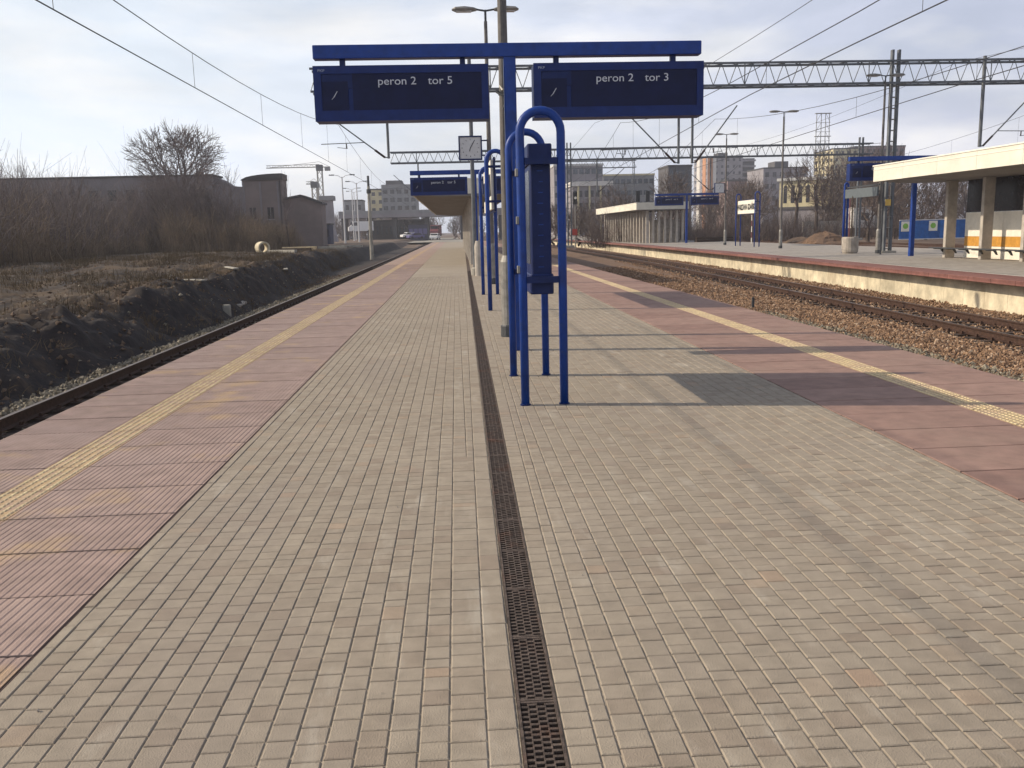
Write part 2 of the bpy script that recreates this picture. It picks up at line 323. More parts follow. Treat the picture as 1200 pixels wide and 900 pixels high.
Z = np.where(X > 27, -.75+right*(.35+.25*fbm(X*.2, Y*.12, 4, 7)), Z)
Z = np.where((X > -7.2) & (X <= 27), -1.12, Z)
dist = np.clip((Y-150)/150, 0, 1); Z = Z*(1-dist)+dist*np.where(X < -12, -.1, -.6)
V = np.stack([X, Y, Z], -1).reshape(-1, 3); nx, ny = X.shape
I = np.arange(nx*ny).reshape(nx, ny)
F = np.stack([I[:-1, :-1], I[1:, :-1], I[1:, 1:], I[:-1, 1:]], -1).reshape(-1, 4)
cx = (X[:-1, :-1]+X[1:, 1:])/2; cy = (Y[:-1, :-1]+Y[1:, 1:])/2; ccx = crx[:-1, :-1]
mi = np.where(cx > 20, 2, np.where(cx > ccx-.25+.5*fbm(cx*1.2, cy*.8, 3, 21), 1, 0)); mi = np.where((cx < -65) | (cy > 160), 2, mi)
link('ground', npmesh('ground', V, F, [M_soil, M_soildk, M_field], mi.ravel(), smooth=True), kind='structure')
def ground_z(x, y):
    i = np.clip(np.searchsorted(xs, x), 1, nx-1); j = np.clip(np.searchsorted(ys, y), 1, ny-1); return Z[i, j]

# ------------------------------------------------------------------ BALLAST AND TRACKS
def strip(name, x0f, x1f, z, y0, y1, step, m, amp=.0, nxs=8, kind='structure', parent=None, seed=4):
    yy = np.arange(y0, y1+step, step); a = np.array([x0f(y) for y in yy]); b = np.array([x1f(y) for y in yy]); tt = np.linspace(0, 1, nxs)
    XX = a[:, None]*(1-tt)+b[:, None]*tt; YY = np.repeat(yy[:, None], nxs, 1); ZZ = z+amp*fbm(XX*3, YY*3, 3, seed)
    II = np.arange(len(yy)*nxs).reshape(len(yy), nxs)
    FF = np.stack([II[:-1, :-1], II[:-1, 1:], II[1:, 1:], II[1:, :-1]], -1).reshape(-1, 4)
    o = link(name, npmesh(name, np.stack([XX, YY, ZZ], -1).reshape(-1, 3), FF, m, smooth=True), parent)
    if kind: o['kind'] = kind
    return o
strip('ballast', lambda y: 5.4, lambda y: 27.9, -.985, -5, 330, .8, M_bed, .05, 40)
strip('ballast', lambda y: -7.75, lambda y: -3.5, -.985, -5, 260, .6, M_beddk, .03, 10)
def stones(name, pts, size, m):
    n = len(pts); base = np.array([(1, 0, 0), (-1, 0, 0), (0, 1, 0), (0, -1, 0), (0, 0, 1), (0, 0, -1)], float)
    fc = np.array([(0, 2, 4), (2, 1, 4), (1, 3, 4), (3, 0, 4), (2, 0, 5), (1, 2, 5), (3, 1, 5), (0, 3, 5)])
    sc = RNG.uniform(.55, 1.25, (n, 6, 1))*RNG.uniform(.6, 1.35, (n, 1, 3))*size[:, None, None]
    v = base[None]*sc+RNG.normal(0, .18, (n, 6, 3))*size[:, None, None]
    a = RNG.uniform(0, 2*PI, n); c, s_ = np.cos(a)[:, None], np.sin(a)[:, None]
    v = np.stack([v[..., 0]*c-v[..., 1]*s_, v[..., 0]*s_+v[..., 1]*c, v[..., 2]], -1)
    tl = RNG.uniform(-.7, .7, n); c, s_ = np.cos(tl)[:, None], np.sin(tl)[:, None]
    v = np.stack([v[..., 0], v[..., 1]*c-v[..., 2]*s_, v[..., 1]*s_+v[..., 2]*c], -1)+pts[:, None, :]
    f = fc[None]+6*np.arange(n)[:, None, None]
    o = link(name, npmesh(name, v.reshape(-1, 3), f.reshape(-1, 3), m, tint=np.repeat(RNG.uniform(0, 1, n), 6))); o['kind'] = 'stuff'; return o
def scatter(n, x0, x1, y0, y1, z, shift=False, pw=1.0):
    y = y0+(y1-y0)*RNG.uniform(0, 1, n)**pw; x = RNG.uniform(x0, x1, n)+(np.array([S(q) for q in y]) if shift else 0)
    return np.stack([x, y, np.full(n, z)+RNG.uniform(-.015, .02, n)+.035*fbm(x*1.3, y*1.3, 2, 8)], -1)
p = np.concatenate([scatter(23000, 8.0, 11.2, 9, 30, -.955, pw=1.15), scatter(8000, 8.0, 11.4, 30, 60, -.96, pw=1.3), scatter(7000, 11.0, 15.3, 14, 34, -.965, True), scatter(4500, 10.5, 15.3, 34, 70, -.965, True, 1.3)])
stones('ballast_gravel', p, RNG.uniform(.020, .045, len(p))*(1+np.clip(p[:, 1]-25, 0, 40)*.012), M_stone)
p = scatter(3600, 7.9, 9.3, 9, 26, -.93)
stones('edge_gravel', p, RNG.uniform(.022, .045, len(p)), M_stoneg)
p = np.concatenate([scatter(5200, -7.15, -6.55, 9, 60, -.90, pw=1.25), scatter(900, -6.2, -5.2, 9, 40, -.965)])
stones('trackside_gravel', p, RNG.uniform(.025, .055, len(p)), M_stoneg)
p = np.concatenate([scatter(2600, -9.4, -7.3, 10, 60, 0, pw=1.2), scatter(5000, -22, -9, 14, 70, 0)]); p[:, 2] = [ground_z(a, b) for a, b in p[:, :2]]
stones('soil_clods', p, RNG.uniform(.02, .07, len(p)), M_field)
p = scatter(700, -12, -7.3, 10, 60, 0, pw=1.2); p[:, 2] = [ground_z(a, b)+.02 for a, b in p[:, :2]]
stones('scattered_rubble', p, RNG.uniform(.015, .05, len(p)), M_stoneg)

def rail_prof(h=.172):
    return [(-.07, 0), (.07, 0), (.07, .012), (.012, .03), (.010, .125), (.036, .135), (.036, h), (-.036, h), (-.036, .135), (-.010, .125), (-.012, .03), (-.07, .012)]
def rail(xf, y0, y1, zb, parent, step=2.0):
    b = MB(); yy = np.arange(y0, y1+.01, step); pr_ = rail_prof(); n = len(pr_); vv = []
    for y in yy:
        x = xf(y); vv += [(x+u, y, zb+w) for u, w in pr_]
    ff = []; b.v = [tuple(q) for q in vv]
    for k in range(len(yy)-1):
        for i in range(n):
            j = (i+1) % n; b.f.append((k*n+i, k*n+j, (k+1)*n+j, (k+1)*n+i)); b.mi.append(1 if i == 6 else 0)
    return b.build('rail', [M_rail, M_railtop], parent)
sb = MB(); sb.cbox(-1.3, 1.3, -.125, .125, 0, .14, .012)
for sx in (-.75, .75):
    sb.m = 1; sb.box(sx-.17, sx+.17, -.08, .08, .14, .152); sb.box(sx-.125, sx-.085, -.03, .03, .152, .205); sb.box(sx+.085, sx+.125, -.03, .03, .152, .205); sb.m = 0
SLEEP = sb.mesh('sleeper', [M_sleeper, M_rail])
def track(label, xc, y0, y1, nsl, bed_z=-1.08, ysl=8.):
    t_ = thing('railway_track', (0, 0, 0)); t_['kind'] = 'structure'; t_['label'] = label
    for s_ in (-.75, .75): rail(lambda y: xc(y)+s_, y0, y1, -.932, t_)
    for k in range(nsl):
        y = ysl+k*.62; o = link('sleeper', SLEEP, t_, (xc(y), y, bed_z)); o.rotation_euler = (0, 0, random.uniform(-.01, .01))
    return t_
track('rusty track beside the brown bank', lambda y: -5.67, -4, 240, 100, ysl=6.)
track('rusty track beside the pale platform wall', lambda y: 12.4+S(y), -4, 300, 170, ysl=9.)
for xc, lb in ((32.5, 'first rusty track beyond the sheltered platform'), (37.0, 'second rusty track beyond the sheltered platform')):
    t_ = thing('railway_track'); t_['kind'] = 'structure'; t_['label'] = lb
    for s_ in (-.75, .75): rail(lambda y: xc+s_+.6*S(y), 20, 300, -.42, t_, 6)

# ------------------------------------------------------------------ OUR PLATFORM
PX0, PX1 = -3.92, 5.74; PEND = 152.0
b = MB(); b.box(-3.60, 5.42, -6, PEND, -1.12, -.2); b.box(PX0, PX1, -6, PEND, -.2, -.031)
platform = b.build('platform', M_conc, kind='structure')
def gl(y): return .137+.0078*y               # drain channel, left and right lips
def gr(y): return gl(y)+.140
# joint bed between the bricks
b = MB()
vv = []
for y in (-6, 0, 20, 60, 100, 151.9): vv += [(-1.755, y, -.0048), (gl(y)-.002, y, -.0048), (gr(y)+.002, y, -.0048), (3.285, y, -.0048)]
b.v = vv
for k in range(5):
    for q in (0, 2): b.f.append((k*4+q, k*4+q+1, k*4+q+5, k*4+q+4)); b.mi.append(0)
b.build('sand_bed', M_joint, platform, kind='stuff')
# bricks
def brick_cols():
    cols = [(-1.757, -1.705, None)]
    x = -1.700
    while x < .6: cols.append((x, x+.1, 'L')); x += .1015
    x = .28
    while x < 3.24: cols.append((x, min(x+.1, 3.284), 'R')); x += .1015
    return cols
recs = []
YB1 = 34.0
for ci, (xa, xb, sd) in enumerate(brick_cols()):
    off = (.05 if ci % 2 else 0)+RNG.uniform(-.008, .008); y = 1.9+off; pitch = .1015
    if sd is None: pitch = .203
    while y < YB1:
        if sd is not None: pitch = float(RNG.choice([.0715, .1015, .1315], p=[.16, .62, .22]))
        L_ = pitch-.0042
        yy0, yy1 = y, y+L_; x0, x1 = xa+.0018, xb-.0018
        ym = (yy0+yy1)/2
        lx = gl(ym)-.112; rx = gr(ym)+.108+.066
        if sd == 'L' and lx-x1 < .053: x1 = lx
        if sd == 'R' and 0 < x0-rx < .053: x0 = rx
        elif sd == 'R' and x0 < rx: x0 = rx
        if (x1-x0 > .046 or sd is None): recs.append((x0, x1, yy0, yy1))
        y += pitch
for dx0, dx1, ph, pitch in ((-.001, .100, .02, .203), (.006, .103, .0, .1015), (.108, .168, .04, .1015)):
    y = 1.9+ph
    while y < YB1:
        ym = y+.05; q = gl(ym)-.108 if dx0 < 0 else gr(ym)
        recs.append((q+abs(dx0), q+dx1, y, y+pitch-.0042)); y += pitch
recs = np.array(recs)
def visible(x, y):
    dv = Vector((x, y, -EYE)); d = dv.dot(_f); u_ = dv.dot(_R)/d*FPX; v_ = dv.dot(_U)/d*FPX
    return d > 0 and abs(u_) < 640 and v_ > -480
vis = np.array([visible((a+b_)/2, (c+d)/2) for a, b_, c, d in recs]); recs = recs[vis | (recs[:, 2] > 6)]
dd = np.hypot((recs[:, 0]+recs[:, 1])/2, (recs[:, 2]+recs[:, 3])/2); order = np.argsort(dd); recs = recs[order]
def brick_verts(x0, x1, y0, y1, z, c, tiltx, tilty):
    n = len(x0); cc = c
    def st(*a): return np.stack([np.broadcast_to(q, (n,)) for q in a], -1)
    zt = z; zc = z-.0030; zb = z*0-.030
    P = [st(x0, y0, zb), st(x1, y0, zb), st(x1, y1, zb), st(x0, y1, zb), st(x0, y0, zc), st(x1, y0, zc), st(x1, y1, zc), st(x0, y1, zc),
         st(x0+cc, y0+cc, zt), st(x1-cc, y0+cc, zt), st(x1-cc, y1-cc, zt), st(x0+cc, y1-cc, zt)]
    Vv = np.stack(P, 1); mx = ((x0+x1)/2)[:, None]; my = ((y0+y1)/2)[:, None]
    Vv[:, 4:, 2] += (Vv[:, 4:, 0]-mx)*tiltx[:, None]+(Vv[:, 4:, 1]-my)*tilty[:, None]; return Vv
BF = np.array([(0, 1, 5, 4), (1, 2, 6, 5), (2, 3, 7, 6), (3, 0, 4, 7), (4, 5, 9, 8), (5, 6, 10, 9), (6, 7, 11, 10), (7, 4, 8, 11), (8, 9, 10, 11)])
NI = 300
pool = {}
for x0, x1, y0, y1 in recs[:NI]:
    key = (round(x1-x0, 3), round(y1-y0, 3), random.randrange(4))
    if key not in pool:
        w, l = key[0]/2, key[1]/2; a1 = np.array([w])
        vb = brick_verts(np.array([-w]), np.array([w]), np.array([-l]), np.array([l]), np.array([0.]), .0040, np.array([random.uniform(-.006, .006)]), np.array([random.uniform(-.005, .005)]))
        pool[key] = npmesh('brick', vb.reshape(-1, 3), BF, M_brick)
    link('brick', pool[key], platform, ((x0+x1)/2, (y0+y1)/2, random.uniform(-.0009, .0009)))
rs = recs[NI:]; n = len(rs)
vb = brick_verts(rs[:, 0], rs[:, 1], rs[:, 2], rs[:, 3], RNG.uniform(-.0014, .0014, n), .0040, RNG.uniform(-.006, .006, n), RNG.uniform(-.005, .005, n))
fb = BF[None]+12*np.arange(n)[:, None, None]
link('brick_paving', npmesh('brick_paving', vb.reshape(-1, 3), fb.reshape(-1, 4), M_brick, tint=np.repeat(RNG.uniform(0, 1, n), 12)), platform, kind='stuff')
# far paving as a sheet with laid rows
b = MB(); ya, yb = YB1, PEND-.05
for k in range(12):
    a0 = ya+(yb-ya)*k/12; a1 = ya+(yb-ya)*(k+1)/12
    for f0, f1 in ((lambda y: -1.757, lambda y: gl(y)-.004), (lambda y: gr(y)+.004, lambda y: 3.284)):
        b.add([(f0(a0), a0, -.0015), (f1(a0), a0, -.0015), (f1(a1), a1, -.0015), (f0(a1), a1, -.0015)], [(0, 1, 2, 3)])
b.build('brick_paving', M_brick, platform, kind='stuff')
b = MB(); b.box(-1.765, -1.757, -6, 80, -.03, -.004); b.build('dark_joint', M_kerbdark, platform)
b = MB(); b.box(3.286, 3.292, -6, 80, -.03, -.006); b.build('dark_joint', M_kerbdark, platform)
# red slabs: ribbed ones on the left side, smooth ones on the right
def ribbed(w, l, rib=.042):
    b = MB(); n = max(2, int(round(w/rib))); st_ = w/n; pr_ = []
    for i in range(n): pr_ += [(i*st_, 0), (i*st_+st_*.52, 0), (i*st_+st_*.66, -.003), (i*st_+st_*.86, -.003)]
    pr_.append((w, 0)); 
    vs_ = [(x, 0, z) for x, z in pr_]+[(x, l, z) for x, z in pr_]; m = len(pr_)
    b.add(vs_, [(i, i+1, m+i+1, m+i) for i in range(m-1)])
    b.add([(0, 0, -.03), (w, 0, -.03), (w, 0, 0), (0, 0, 0)], [(0, 1, 2, 3)]); b.add([(0, 0, -.03), (0, l, -.03), (0, l, 0), (0, 0, 0)], [(0, 1, 2, 3)]); b.add([(w, 0, -.03), (w, l, -.03), (w, l, 0), (w, 0, 0)], [(0, 1, 2, 3)])
    me = bpy.data.meshes.new('slab'); me.from_pydata(b.v, [], b.f); me.materials.append(M_slab); return me
def flat_slab(w, l, m):
    b = MB(); b.add([(0, 0, -.03), (w, 0, -.03), (w, l, -.03), (0, l, -.03), (0, 0, -.003), (w, 0, -.003), (w, l, -.003), (0, l, -.003), (.004, .004, 0), (w-.004, .004, 0), (w-.004, l-.004, 0), (.004, l-.004, 0)], [tuple(f) for f in BF.tolist()])
    me = bpy.data.meshes.new('slab'); me.from_pydata(b.v, [], b.f); me.materials.append(m); return me
PT = .617; Y0S = 3.467-2*PT; GAP = .015
def tactile(w, l):
    """yellow guide tile: six raised dashed ribs"""
    b = MB(); b.m = 1; b.box(0, w, 0, l, -.03, -.001); b.m = 0; n = 5; pitch = w/n
    for i in range(n):
        x = (i+.5)*pitch
        for k in range(12):
            y = (k+.5)*l/12; b.add([(x-.013, y-.020, -.001), (x+.013, y-.020, -.001), (x+.013, y+.020, -.001), (x-.013, y+.020, -.001), (x-.008, y-.015, .005), (x+.008, y-.015, .005), (x+.008, y+.015, .005), (x-.008, y+.015, .005)],
                                   [(0, 1, 5, 4), (1, 2, 6, 5), (2, 3, 7, 6), (3, 0, 4, 7), (4, 5, 6, 7)])
    return b.mesh('tactile_tile', [M_yellow, M_tilebase])
lw1, lw2 = -1.772-(-2.775), -3.085-(-3.92)
SL = [(-2.775+.004, ribbed(lw1-.004, PT-GAP)), (-3.92, ribbed(lw2-.004, PT-GAP))]
rw1, rw2 = 4.465-3.298, 5.74-4.765
SR = [(3.298, flat_slab(rw1-.004, PT-GAP, M_slabr)), (4.765+.004, flat_slab(rw2-.004, PT-GAP, M_slabr))]
TL = tactile(.302, PT-GAP); TR = tactile(.294, PT-GAP)
NS = 74
for k in range(NS):
    y = Y0S+k*PT
    for x, me in SL+SR: link('slab', me, platform, (x, y+(.19 if x > 0 else 0), random.uniform(-.0015, .0015)))
    if k < 64:
        link('tactile_tile', TL, platform, (-3.083, y, 0)); link('tactile_tile', TR, platform, (4.468, y+.19, 0))
def sheet(name, x0, x1, y0, y1, z, m, parent, kind='stuff'):
    b = MB(); n = 10
    for k in range(n): a0 = y0+(y1-y0)*k/n; a1 = y0+(y1-y0)*(k+1)/n; b.add([(x0, a0, z), (x1, a0, z), (x1, a1, z), (x0, a1, z)], [(0, 1, 2, 3)])
    o = b.build(name, m, parent)
    if kind: o['kind'] = kind
    return o
ye = Y0S+NS*PT; yt = Y0S+64*PT
sheet('slab_paving', -3.92, -3.085, ye, PEND, -.001, M_slab, platform); sheet('slab_paving', -2.775, -1.766, ye, PEND, -.001, M_slab, platform)
sheet('slab_paving', 3.294, 4.465, ye+.2, PEND, -.001, M_slabr, platform); sheet('slab_paving', 4.765, 5.74, ye+.2, PEND, -.001, M_slabr, platform)
sheet('tactile_strip', -3.085, -2.775, yt, PEND, 0, M_tilebase, platform); sheet('tactile_strip', 4.465, 4.765, yt+.2, PEND, 0, M_tilebase, platform)

# drain channel with cast grates
drain = thing('drainage_channel', (0, 0, 0), 'rusty cast grating drain running down the brick paving', 'drain')
def grate_mesh(l, n):
    b = MB(); w = .140
    b.box(0, .010, 0, l, -.03, .001); b.box(w-.010, w, 0, l, -.03, .001)
    b.box(.010, w-.010, 0, .012, -.02, -.001); b.box(.010, w-.010, l-.014, l-.002, -.02, -.001)
    for i in range(n):
        y0 = .012+(l-.026)*i/n; p = (l-.026)/n
        for c in range(4):
            xa = .010+c*.030; o_ = p*.5 if c % 2 else 0
            b.box(xa+.001, xa+.029, y0+o_, y0+o_+p*.40, -.018, -.0025)
        
    for c in range(3): b.box(.038+c*.030-.0025, .038+c*.030+.0025, .012, l-.014, -.018, -.0035)
    return b.mesh('grate', M_grate)
M_grate = mat('cast_iron_grate', (.125, .095, .080), .75, .25, 25, .4, 150, metal=.35); stain(M_grate, (.17, .075, .045), 5, .54, .70, .45)
M_hole = mat('channel_floor', (.020, .014, .012), .95, .3, 20)
b = MB()
for y0, y1 in ((-6, 20), (20, 60), (60, 110)): b.add([(gl(y0), y0, -.024), (gr(y0), y0, -.024), (gr(y1), y1, -.024), (gl(y1), y1, -.024)], [(0, 1, 2, 3)])
b.build('channel_floor', M_hole, drain)
GM = grate_mesh(.5, 15)
for k in range(72):
    y = 1.9+k*.502; link('grate', GM, drain, (gl(y), y, 0)).rotation_euler = (0, 0, -.0078)
b = MB()
for k in range(60):
    y = 1.9+72*.502+k*1.2; b.add([(gl(y), y, 0), (gr(y), y, 0), (gr(y+1.19), y+1.19, 0), (gl(y+1.19), y+1.19, 0)], [(0, 1, 2, 3)])
b.build('grate', M_grate, drain, kind='stuff')

# ------------------------------------------------------------------ SIGN GANTRIES AND DISPLAYS (local origin at the post's foot)
def sign_gantry(label, group):
    t_ = thing('sign_gantry', (0, 0, 0), label, 'sign gantry', group)
    MB().cbox(-.08, .08, -.08, .08, 0, 4.06, .012).build('post', M_blue, t_)
    MB().cbox(-2.56, 2.56, -.095, .075, 3.905, 4.075, .008).build('beam', M_blue, t_)
    for x in (-2.19, -.62, .62, 2.19): MB().box(x-.035, x+.035, -.045, .025, 3.80, 3.907).build('hanger', M_bluedk, t_)
    return t_
def display(txt, label):
    d = thing('departure_display', (0, 0, 0), label, 'departure display', 'hanging blue departure displays')
    b = MB()
    # casing with a recessed window on each side
    w, z0, z1, y0, y1 = 1.135, 3.110, 3.805, -.16, .16
    b.cbox(-w, w, y0+.03, y1-.03, z0, z1, .01)
    for s_ in (-1, 1):
        ya, yb = sorted((s_*.16, s_*.131))
        b.box(-w, w, ya, yb, z1-.10, z1); b.box(-w, w, ya, yb, z0, z0+.135); b.box(-w, -w+.10, ya, yb, z0+.135, z1-.10); b.box(w-.09, w, ya, yb, z0+.135, z1-.10)
    b.build('casing', M_casing, d)
    for s_ in (-1, 1):
        ya, yb = sorted((s_*.150, s_*.132))
        MB().box(-w+.09, -w+.44, ya, yb, z0+.125, z0+.50).build('clock_window', M_screen, d)
        MB().box(-w+.50, w-.085, ya, yb, z0+.125, z1-.095).build('screen', M_screen, d)
        MB().box(-w+.11, w-.10, *sorted((s_*.145, s_*.133)), z1-.28, z1-.095).build('header_panel', M_bluedk, d)
    c = MB(); a = math.radians(32)
    c.tube((-w+.255, -.1535, z0+.305), (-w+.255+.085*math.sin(a), -.1535, z0+.305+.085*math.cos(a)), .006, .004, 5)
    c.tube((-w+.255, -.1535, z0+.305), (-w+.255-.03, -.1535, z0+.275), .004, .003, 5)
    c.build('clock_hands', M_letter, d)
    text(txt[0], .140, d, (-.31, -.156, z1-.245), (PI/2, 0, 0), M_letter, sx=1.13)
    text(txt[1], .140, d, (.345, -.156, z1-.245), (PI/2, 0, 0), M_letter, sx=1.13)
    text('PKP', .045, d, (-w+.06, -.1625, z1-.075), (PI/2, 0, 0), M_letterdim, ext=.001, sx=1.2)
    return d
g1 = sign_gantry('tall blue T-shaped post carrying two displays, second post from the camera behind the hoops', 'blue T-shaped sign gantries'); g1.location = (.785, 12.25, 0)
g1['label'] = 'large blue T-shaped post whose beam carries the peron 2 tor 5 and tor 3 displays'
dA = display(('peron 2', 'tor 5'), 'large blue display with the square clock below it, reading peron 2 tor 5'); dA.location = (.785-1.425, 12.25, 0)
dB = display(('peron 2', 'tor 3'), 'large blue display partly behind the top of the big hoop, reading peron 2 tor 3'); dB.location = (.785+1.44, 12.25, 0)
g2 = dup(g1, (.82, 36.3, 0), 'small-looking blue T-shaped post in front of the brown canopy, under the square clock')
d2 = dup(dA, (.82-1.425, 36.3, 0), 'distant dark blue display reading peron 2 tor 5 under the square clock')
d3 = dup(dB, (.82+1.44, 36.3, 0), 'distant blue display mostly hidden behind the blue hoops')
g3 = dup(g1, (22.9, 88, 0), 'blue T-shaped double sign post between the long columned shelter and a lamp', scale=(1.235, 1.2, 1.19))
for s_, lb in ((-1, 'dark blue display above the end of the far columned shelter'), (1, 'dark blue display touching the lamp post with the small clock')):
    dup(dA, (22.9+s_*1.77, 88, 0), lb, scale=(1.235, 1.2, 1.19))
g4 = dup(g1, (21.5, 41.1, 0), 'blue T-shaped sign post rising behind the end of the cream canopy', scale=(1.25, 1.2, 1.135))
for s_, lb in ((-1, 'blue display sticking out from behind the end of the cream canopy'), (1, 'blue display mostly covered by the cream canopy')):
    dup(dA, (21.5+s_*1.79, 41.1, 0), lb, scale=(1.25, 1.2, 1.135))

# ------------------------------------------------------------------ INFORMATION CASES BETWEEN TUBULAR HOOPS
def hoop_pts(x0, x1, y, top):
    r = (x1-x0)/2; c = (x0+x1)/2
    return [(x0, y, 0), (x0, y, (top-r)*.5), (x0, y, top-r)]+[(c-r*math.cos(PI*i/14), y, top-r+r*math.sin(PI*i/14)) for i in range(1, 14)]+[(x1, y, top-r), (x1, y, (top-r)*.5), (x1, y, 0)]
def info_stand(label, L_=1.75, case=True, group='blue hoop stands on the brick platform'):
    t_ = thing('information_stand', (0, 0, 0), label, 'information stand', group)
    for y in (0, L_):
        h = MB().path(hoop_pts(-.187, .187, y, 2.715), .040, 14).build('hoop', M_blue, t_, smooth=True)
        for z in (2.27, 1.19): MB().box(-.15, .15, y-.028, y+.028, z-.03, z+.03).build('crossbar', M_bluedk, t_)
        for x in (-.187, .187): MB().lathe([(.052, 0), (.052, .012), (.042, .014)], x, y, 14).build('foot_collar', M_bluedk, t_)
    if not case:
        for x in (-.09, .09): MB().box(x-.02, x+.02, L_*.5-.02, L_*.5+.02, 1.15, 2.3).build('slat', M_bluedk, t_)
        for y0 in (.03, ): MB().box(-.02, .02, y0, L_-y0, 2.25, 2.29).build('rail', M_bluedk, t_); MB().box(-.02, .02, y0, L_-y0, 1.17, 1.21).build('rail', M_bluedk, t_)
        return t_
    for z in (1.29, 1.74, 2.17):
        MB().cbox(-.238, -.205, -.03, .03, z-.035, z+.035, .005).build('clamp', M_steel, t_)
    c = MB(); c.cbox(-.095, .095, .075, L_-.075, 1.06, 2.40, .012); 
    c.cbox(-.118, .108, .045, L_-.045, 2.25, 2.43, .012); c.cbox(-.112, .108, .045, L_-.045, 1.05, 1.24, .012)
    cs = c.build('case', M_bluedk, t_)
    for i in range(10):
        z = 1.30+i*.098; MB().box(-.030+(i % 3)*.008, .022, .066, .076, z, z+.010).build('hinge_plate', M_blue, cs)
    for s_ in (-1, 1):
        MB().box(*sorted((s_*.0945, s_*.099)), .18, L_-.18, 1.33, 2.20).build('poster_glass', M_glassbl, cs)
    return t_
i1 = info_stand('blue hoop stand with a tall slim case, the one nearest and largest'); i1.location = (.797, 8.28, 0)
i1['label'] = 'big blue hoop stand with tall dark case under the peron 2 tor 3 display'

# ------------------------------------------------------------------ LAMP POSTS
def lamp_post(label, loc, h, double=True, sleeve=1.27, r=.082, span=1.0, group='double-headed platform lamps', m=M_steel, rz=0.):
    t_ = thing('lamp_post', loc, label, 'lamp post', group, rz)
    MB().tube((0, 0, sleeve), (0, 0, h-.35), r, r*.62, 14).build('pole', M_poledk if m is M_steel else m, t_, smooth=False)
    MB().lathe([(r*1.42, 0), (r*1.42, sleeve-.1), (r*1.02, sleeve)], 0, 0, 16).build('sleeve', m, t_)
    MB().lathe([(r*1.6, 0), (r*1.6, .17), (r*1.45, .19)], 0, 0, 12).build('foot', M_steeldk, t_)
    MB().tube((0, 0, h-.4), (0, 0, h-.02), r*.42, r*.42, 8).build('spigot', M_steeldk, t_)
    for s_ in ((-1, 1) if double else (-1,)):
        MB().tube((0, 0, h-.05), (s_*.32, 0, h+.0), .028, .028, 8).build('arm', M_steeldk, t_)
        b = MB(); n = 8; rings = []
        for i, (x, hw, zt, zb) in enumerate([(.26, .07, .02, -.04), (.36, .11, .055, -.055), (.62, .15, .085, -.065), (.9, .135, .065, -.055), (span, .05, .01, -.03)]):
            rings.append([(s_*x, -hw, h), (s_*x, -hw*.7, h+zt*.8), (s_*x, 0, h+zt), (s_*x, hw*.7, h+zt*.8), (s_*x, hw, h), (s_*x, hw*.7, h+zb), (s_*x, -hw*.7, h+zb)])
        vs_ = [p for q in rings for p in q]; k = 7
        b.add(vs_, [(a*k+i, a*k+(i+1) % k, (a+1)*k+(i+1) % k, (a+1)*k+i) for a in range(4) for i in range(k)]+[tuple(range(k)), tuple(range(4*k, 5*k))])
        hd = b.build('lamp_head', M_steel, t_)
        MB().box(*sorted((s_*.42, s_*.88)), -.09, .09, h-.078, h-.05).build('lens', M_clock, hd)
    return t_
lamp_post('pale grey lamp post rising out of the picture behind the blue hoops', (.80, 13.9, 0), 8.2, r=.088)
lamp_post('brownish double-headed lamp post carrying the square clock', (1.11, 28, 0), 8.2)
lamp_post('double-headed lamp post beside the lattice mast at the cream canopy', (22.0, 45.5, 0), 8.95)
lamp_post('double-headed lamp post standing alone to the side of the white station name board', (22.15, 60, 0), 9.05)
lamp_post('double-headed lamp post with a small square clock near the distant blue displays', (22.85, 75, 0), 9.15)
# bracket and loudspeaker on the pale pole
t_ = thing('loudspeaker', (.80, 13.9, 3.70), 'small dark horn bracket clamped on the pale lamp post', 'loudspeaker')
MB().lathe([(.088, -.03), (.088, .03)], 0, 0, 14).build('clamp', M_steeldk, t_)
MB().path([(-.08, -.02, .02), (-.12, -.10, .0), (-.03, -.16, -.06), (0.02, -.17, -.16), (-.03, -.16, -.26)], [.012, .014, .018, .024, .012], 8).build('hook', M_steeldk, t_)
MB().tube((-.06, -.02, .10), (-.02, -.12, .02), .02, .02, 6).build('bracket_arm', M_steel, t_)
# clocks
def clock(label, loc, s=.36):
    t_ = thing('platform_clock', loc, label, 'clock', 'square platform clocks')
    b = MB(); w = s
    b.box(-w, w, -.06, .10, -w, w)
    for x0, x1, z0, z1 in ((-w, w, w-.04, w), (-w, w, -w, -w+.04), (-w, -w+.04, -w+.04, w-.04), (w-.04, w, -w+.04, w-.04)): b.box(x0, x1, -.09, -.06, z0, z1)
    b.build('case', M_bluedk, t_)
    MB().box(-w+.041, w-.041, -.068, -.061, -w+.041, w-.041).build('clock_face', M_clock, t_)
    b = MB(); b.tube((0, -.075, 0), (.13, -.075, .22), .014, .010, 5); b.tube((0, -.075, 0), (-.03, -.075, -.10), .014, .012, 5); b.build('clock_hands', M_steeldk, t_)
    b = MB()
    for i in range(12):
        a = PI*i/6; b.tube((.23*math.sin(a), -.073, .23*math.cos(a)), (.27*math.sin(a), -.073, .27*math.cos(a)), .008, .008, 4)
    b.build('hour_marks', M_steeldk, t_)
    for z in (.22, -.22): MB().box(w, w+.26, -.02, .02, z-.02, z+.02).build('bracket', M_bluedk, t_)
    return t_
clock('square grey-faced clock held beside the brownish lamp post', (.535, 28, 4.17))
clock('small square clock on the lamp post near the distant blue displays', (22.3, 75, 4.75), .42)

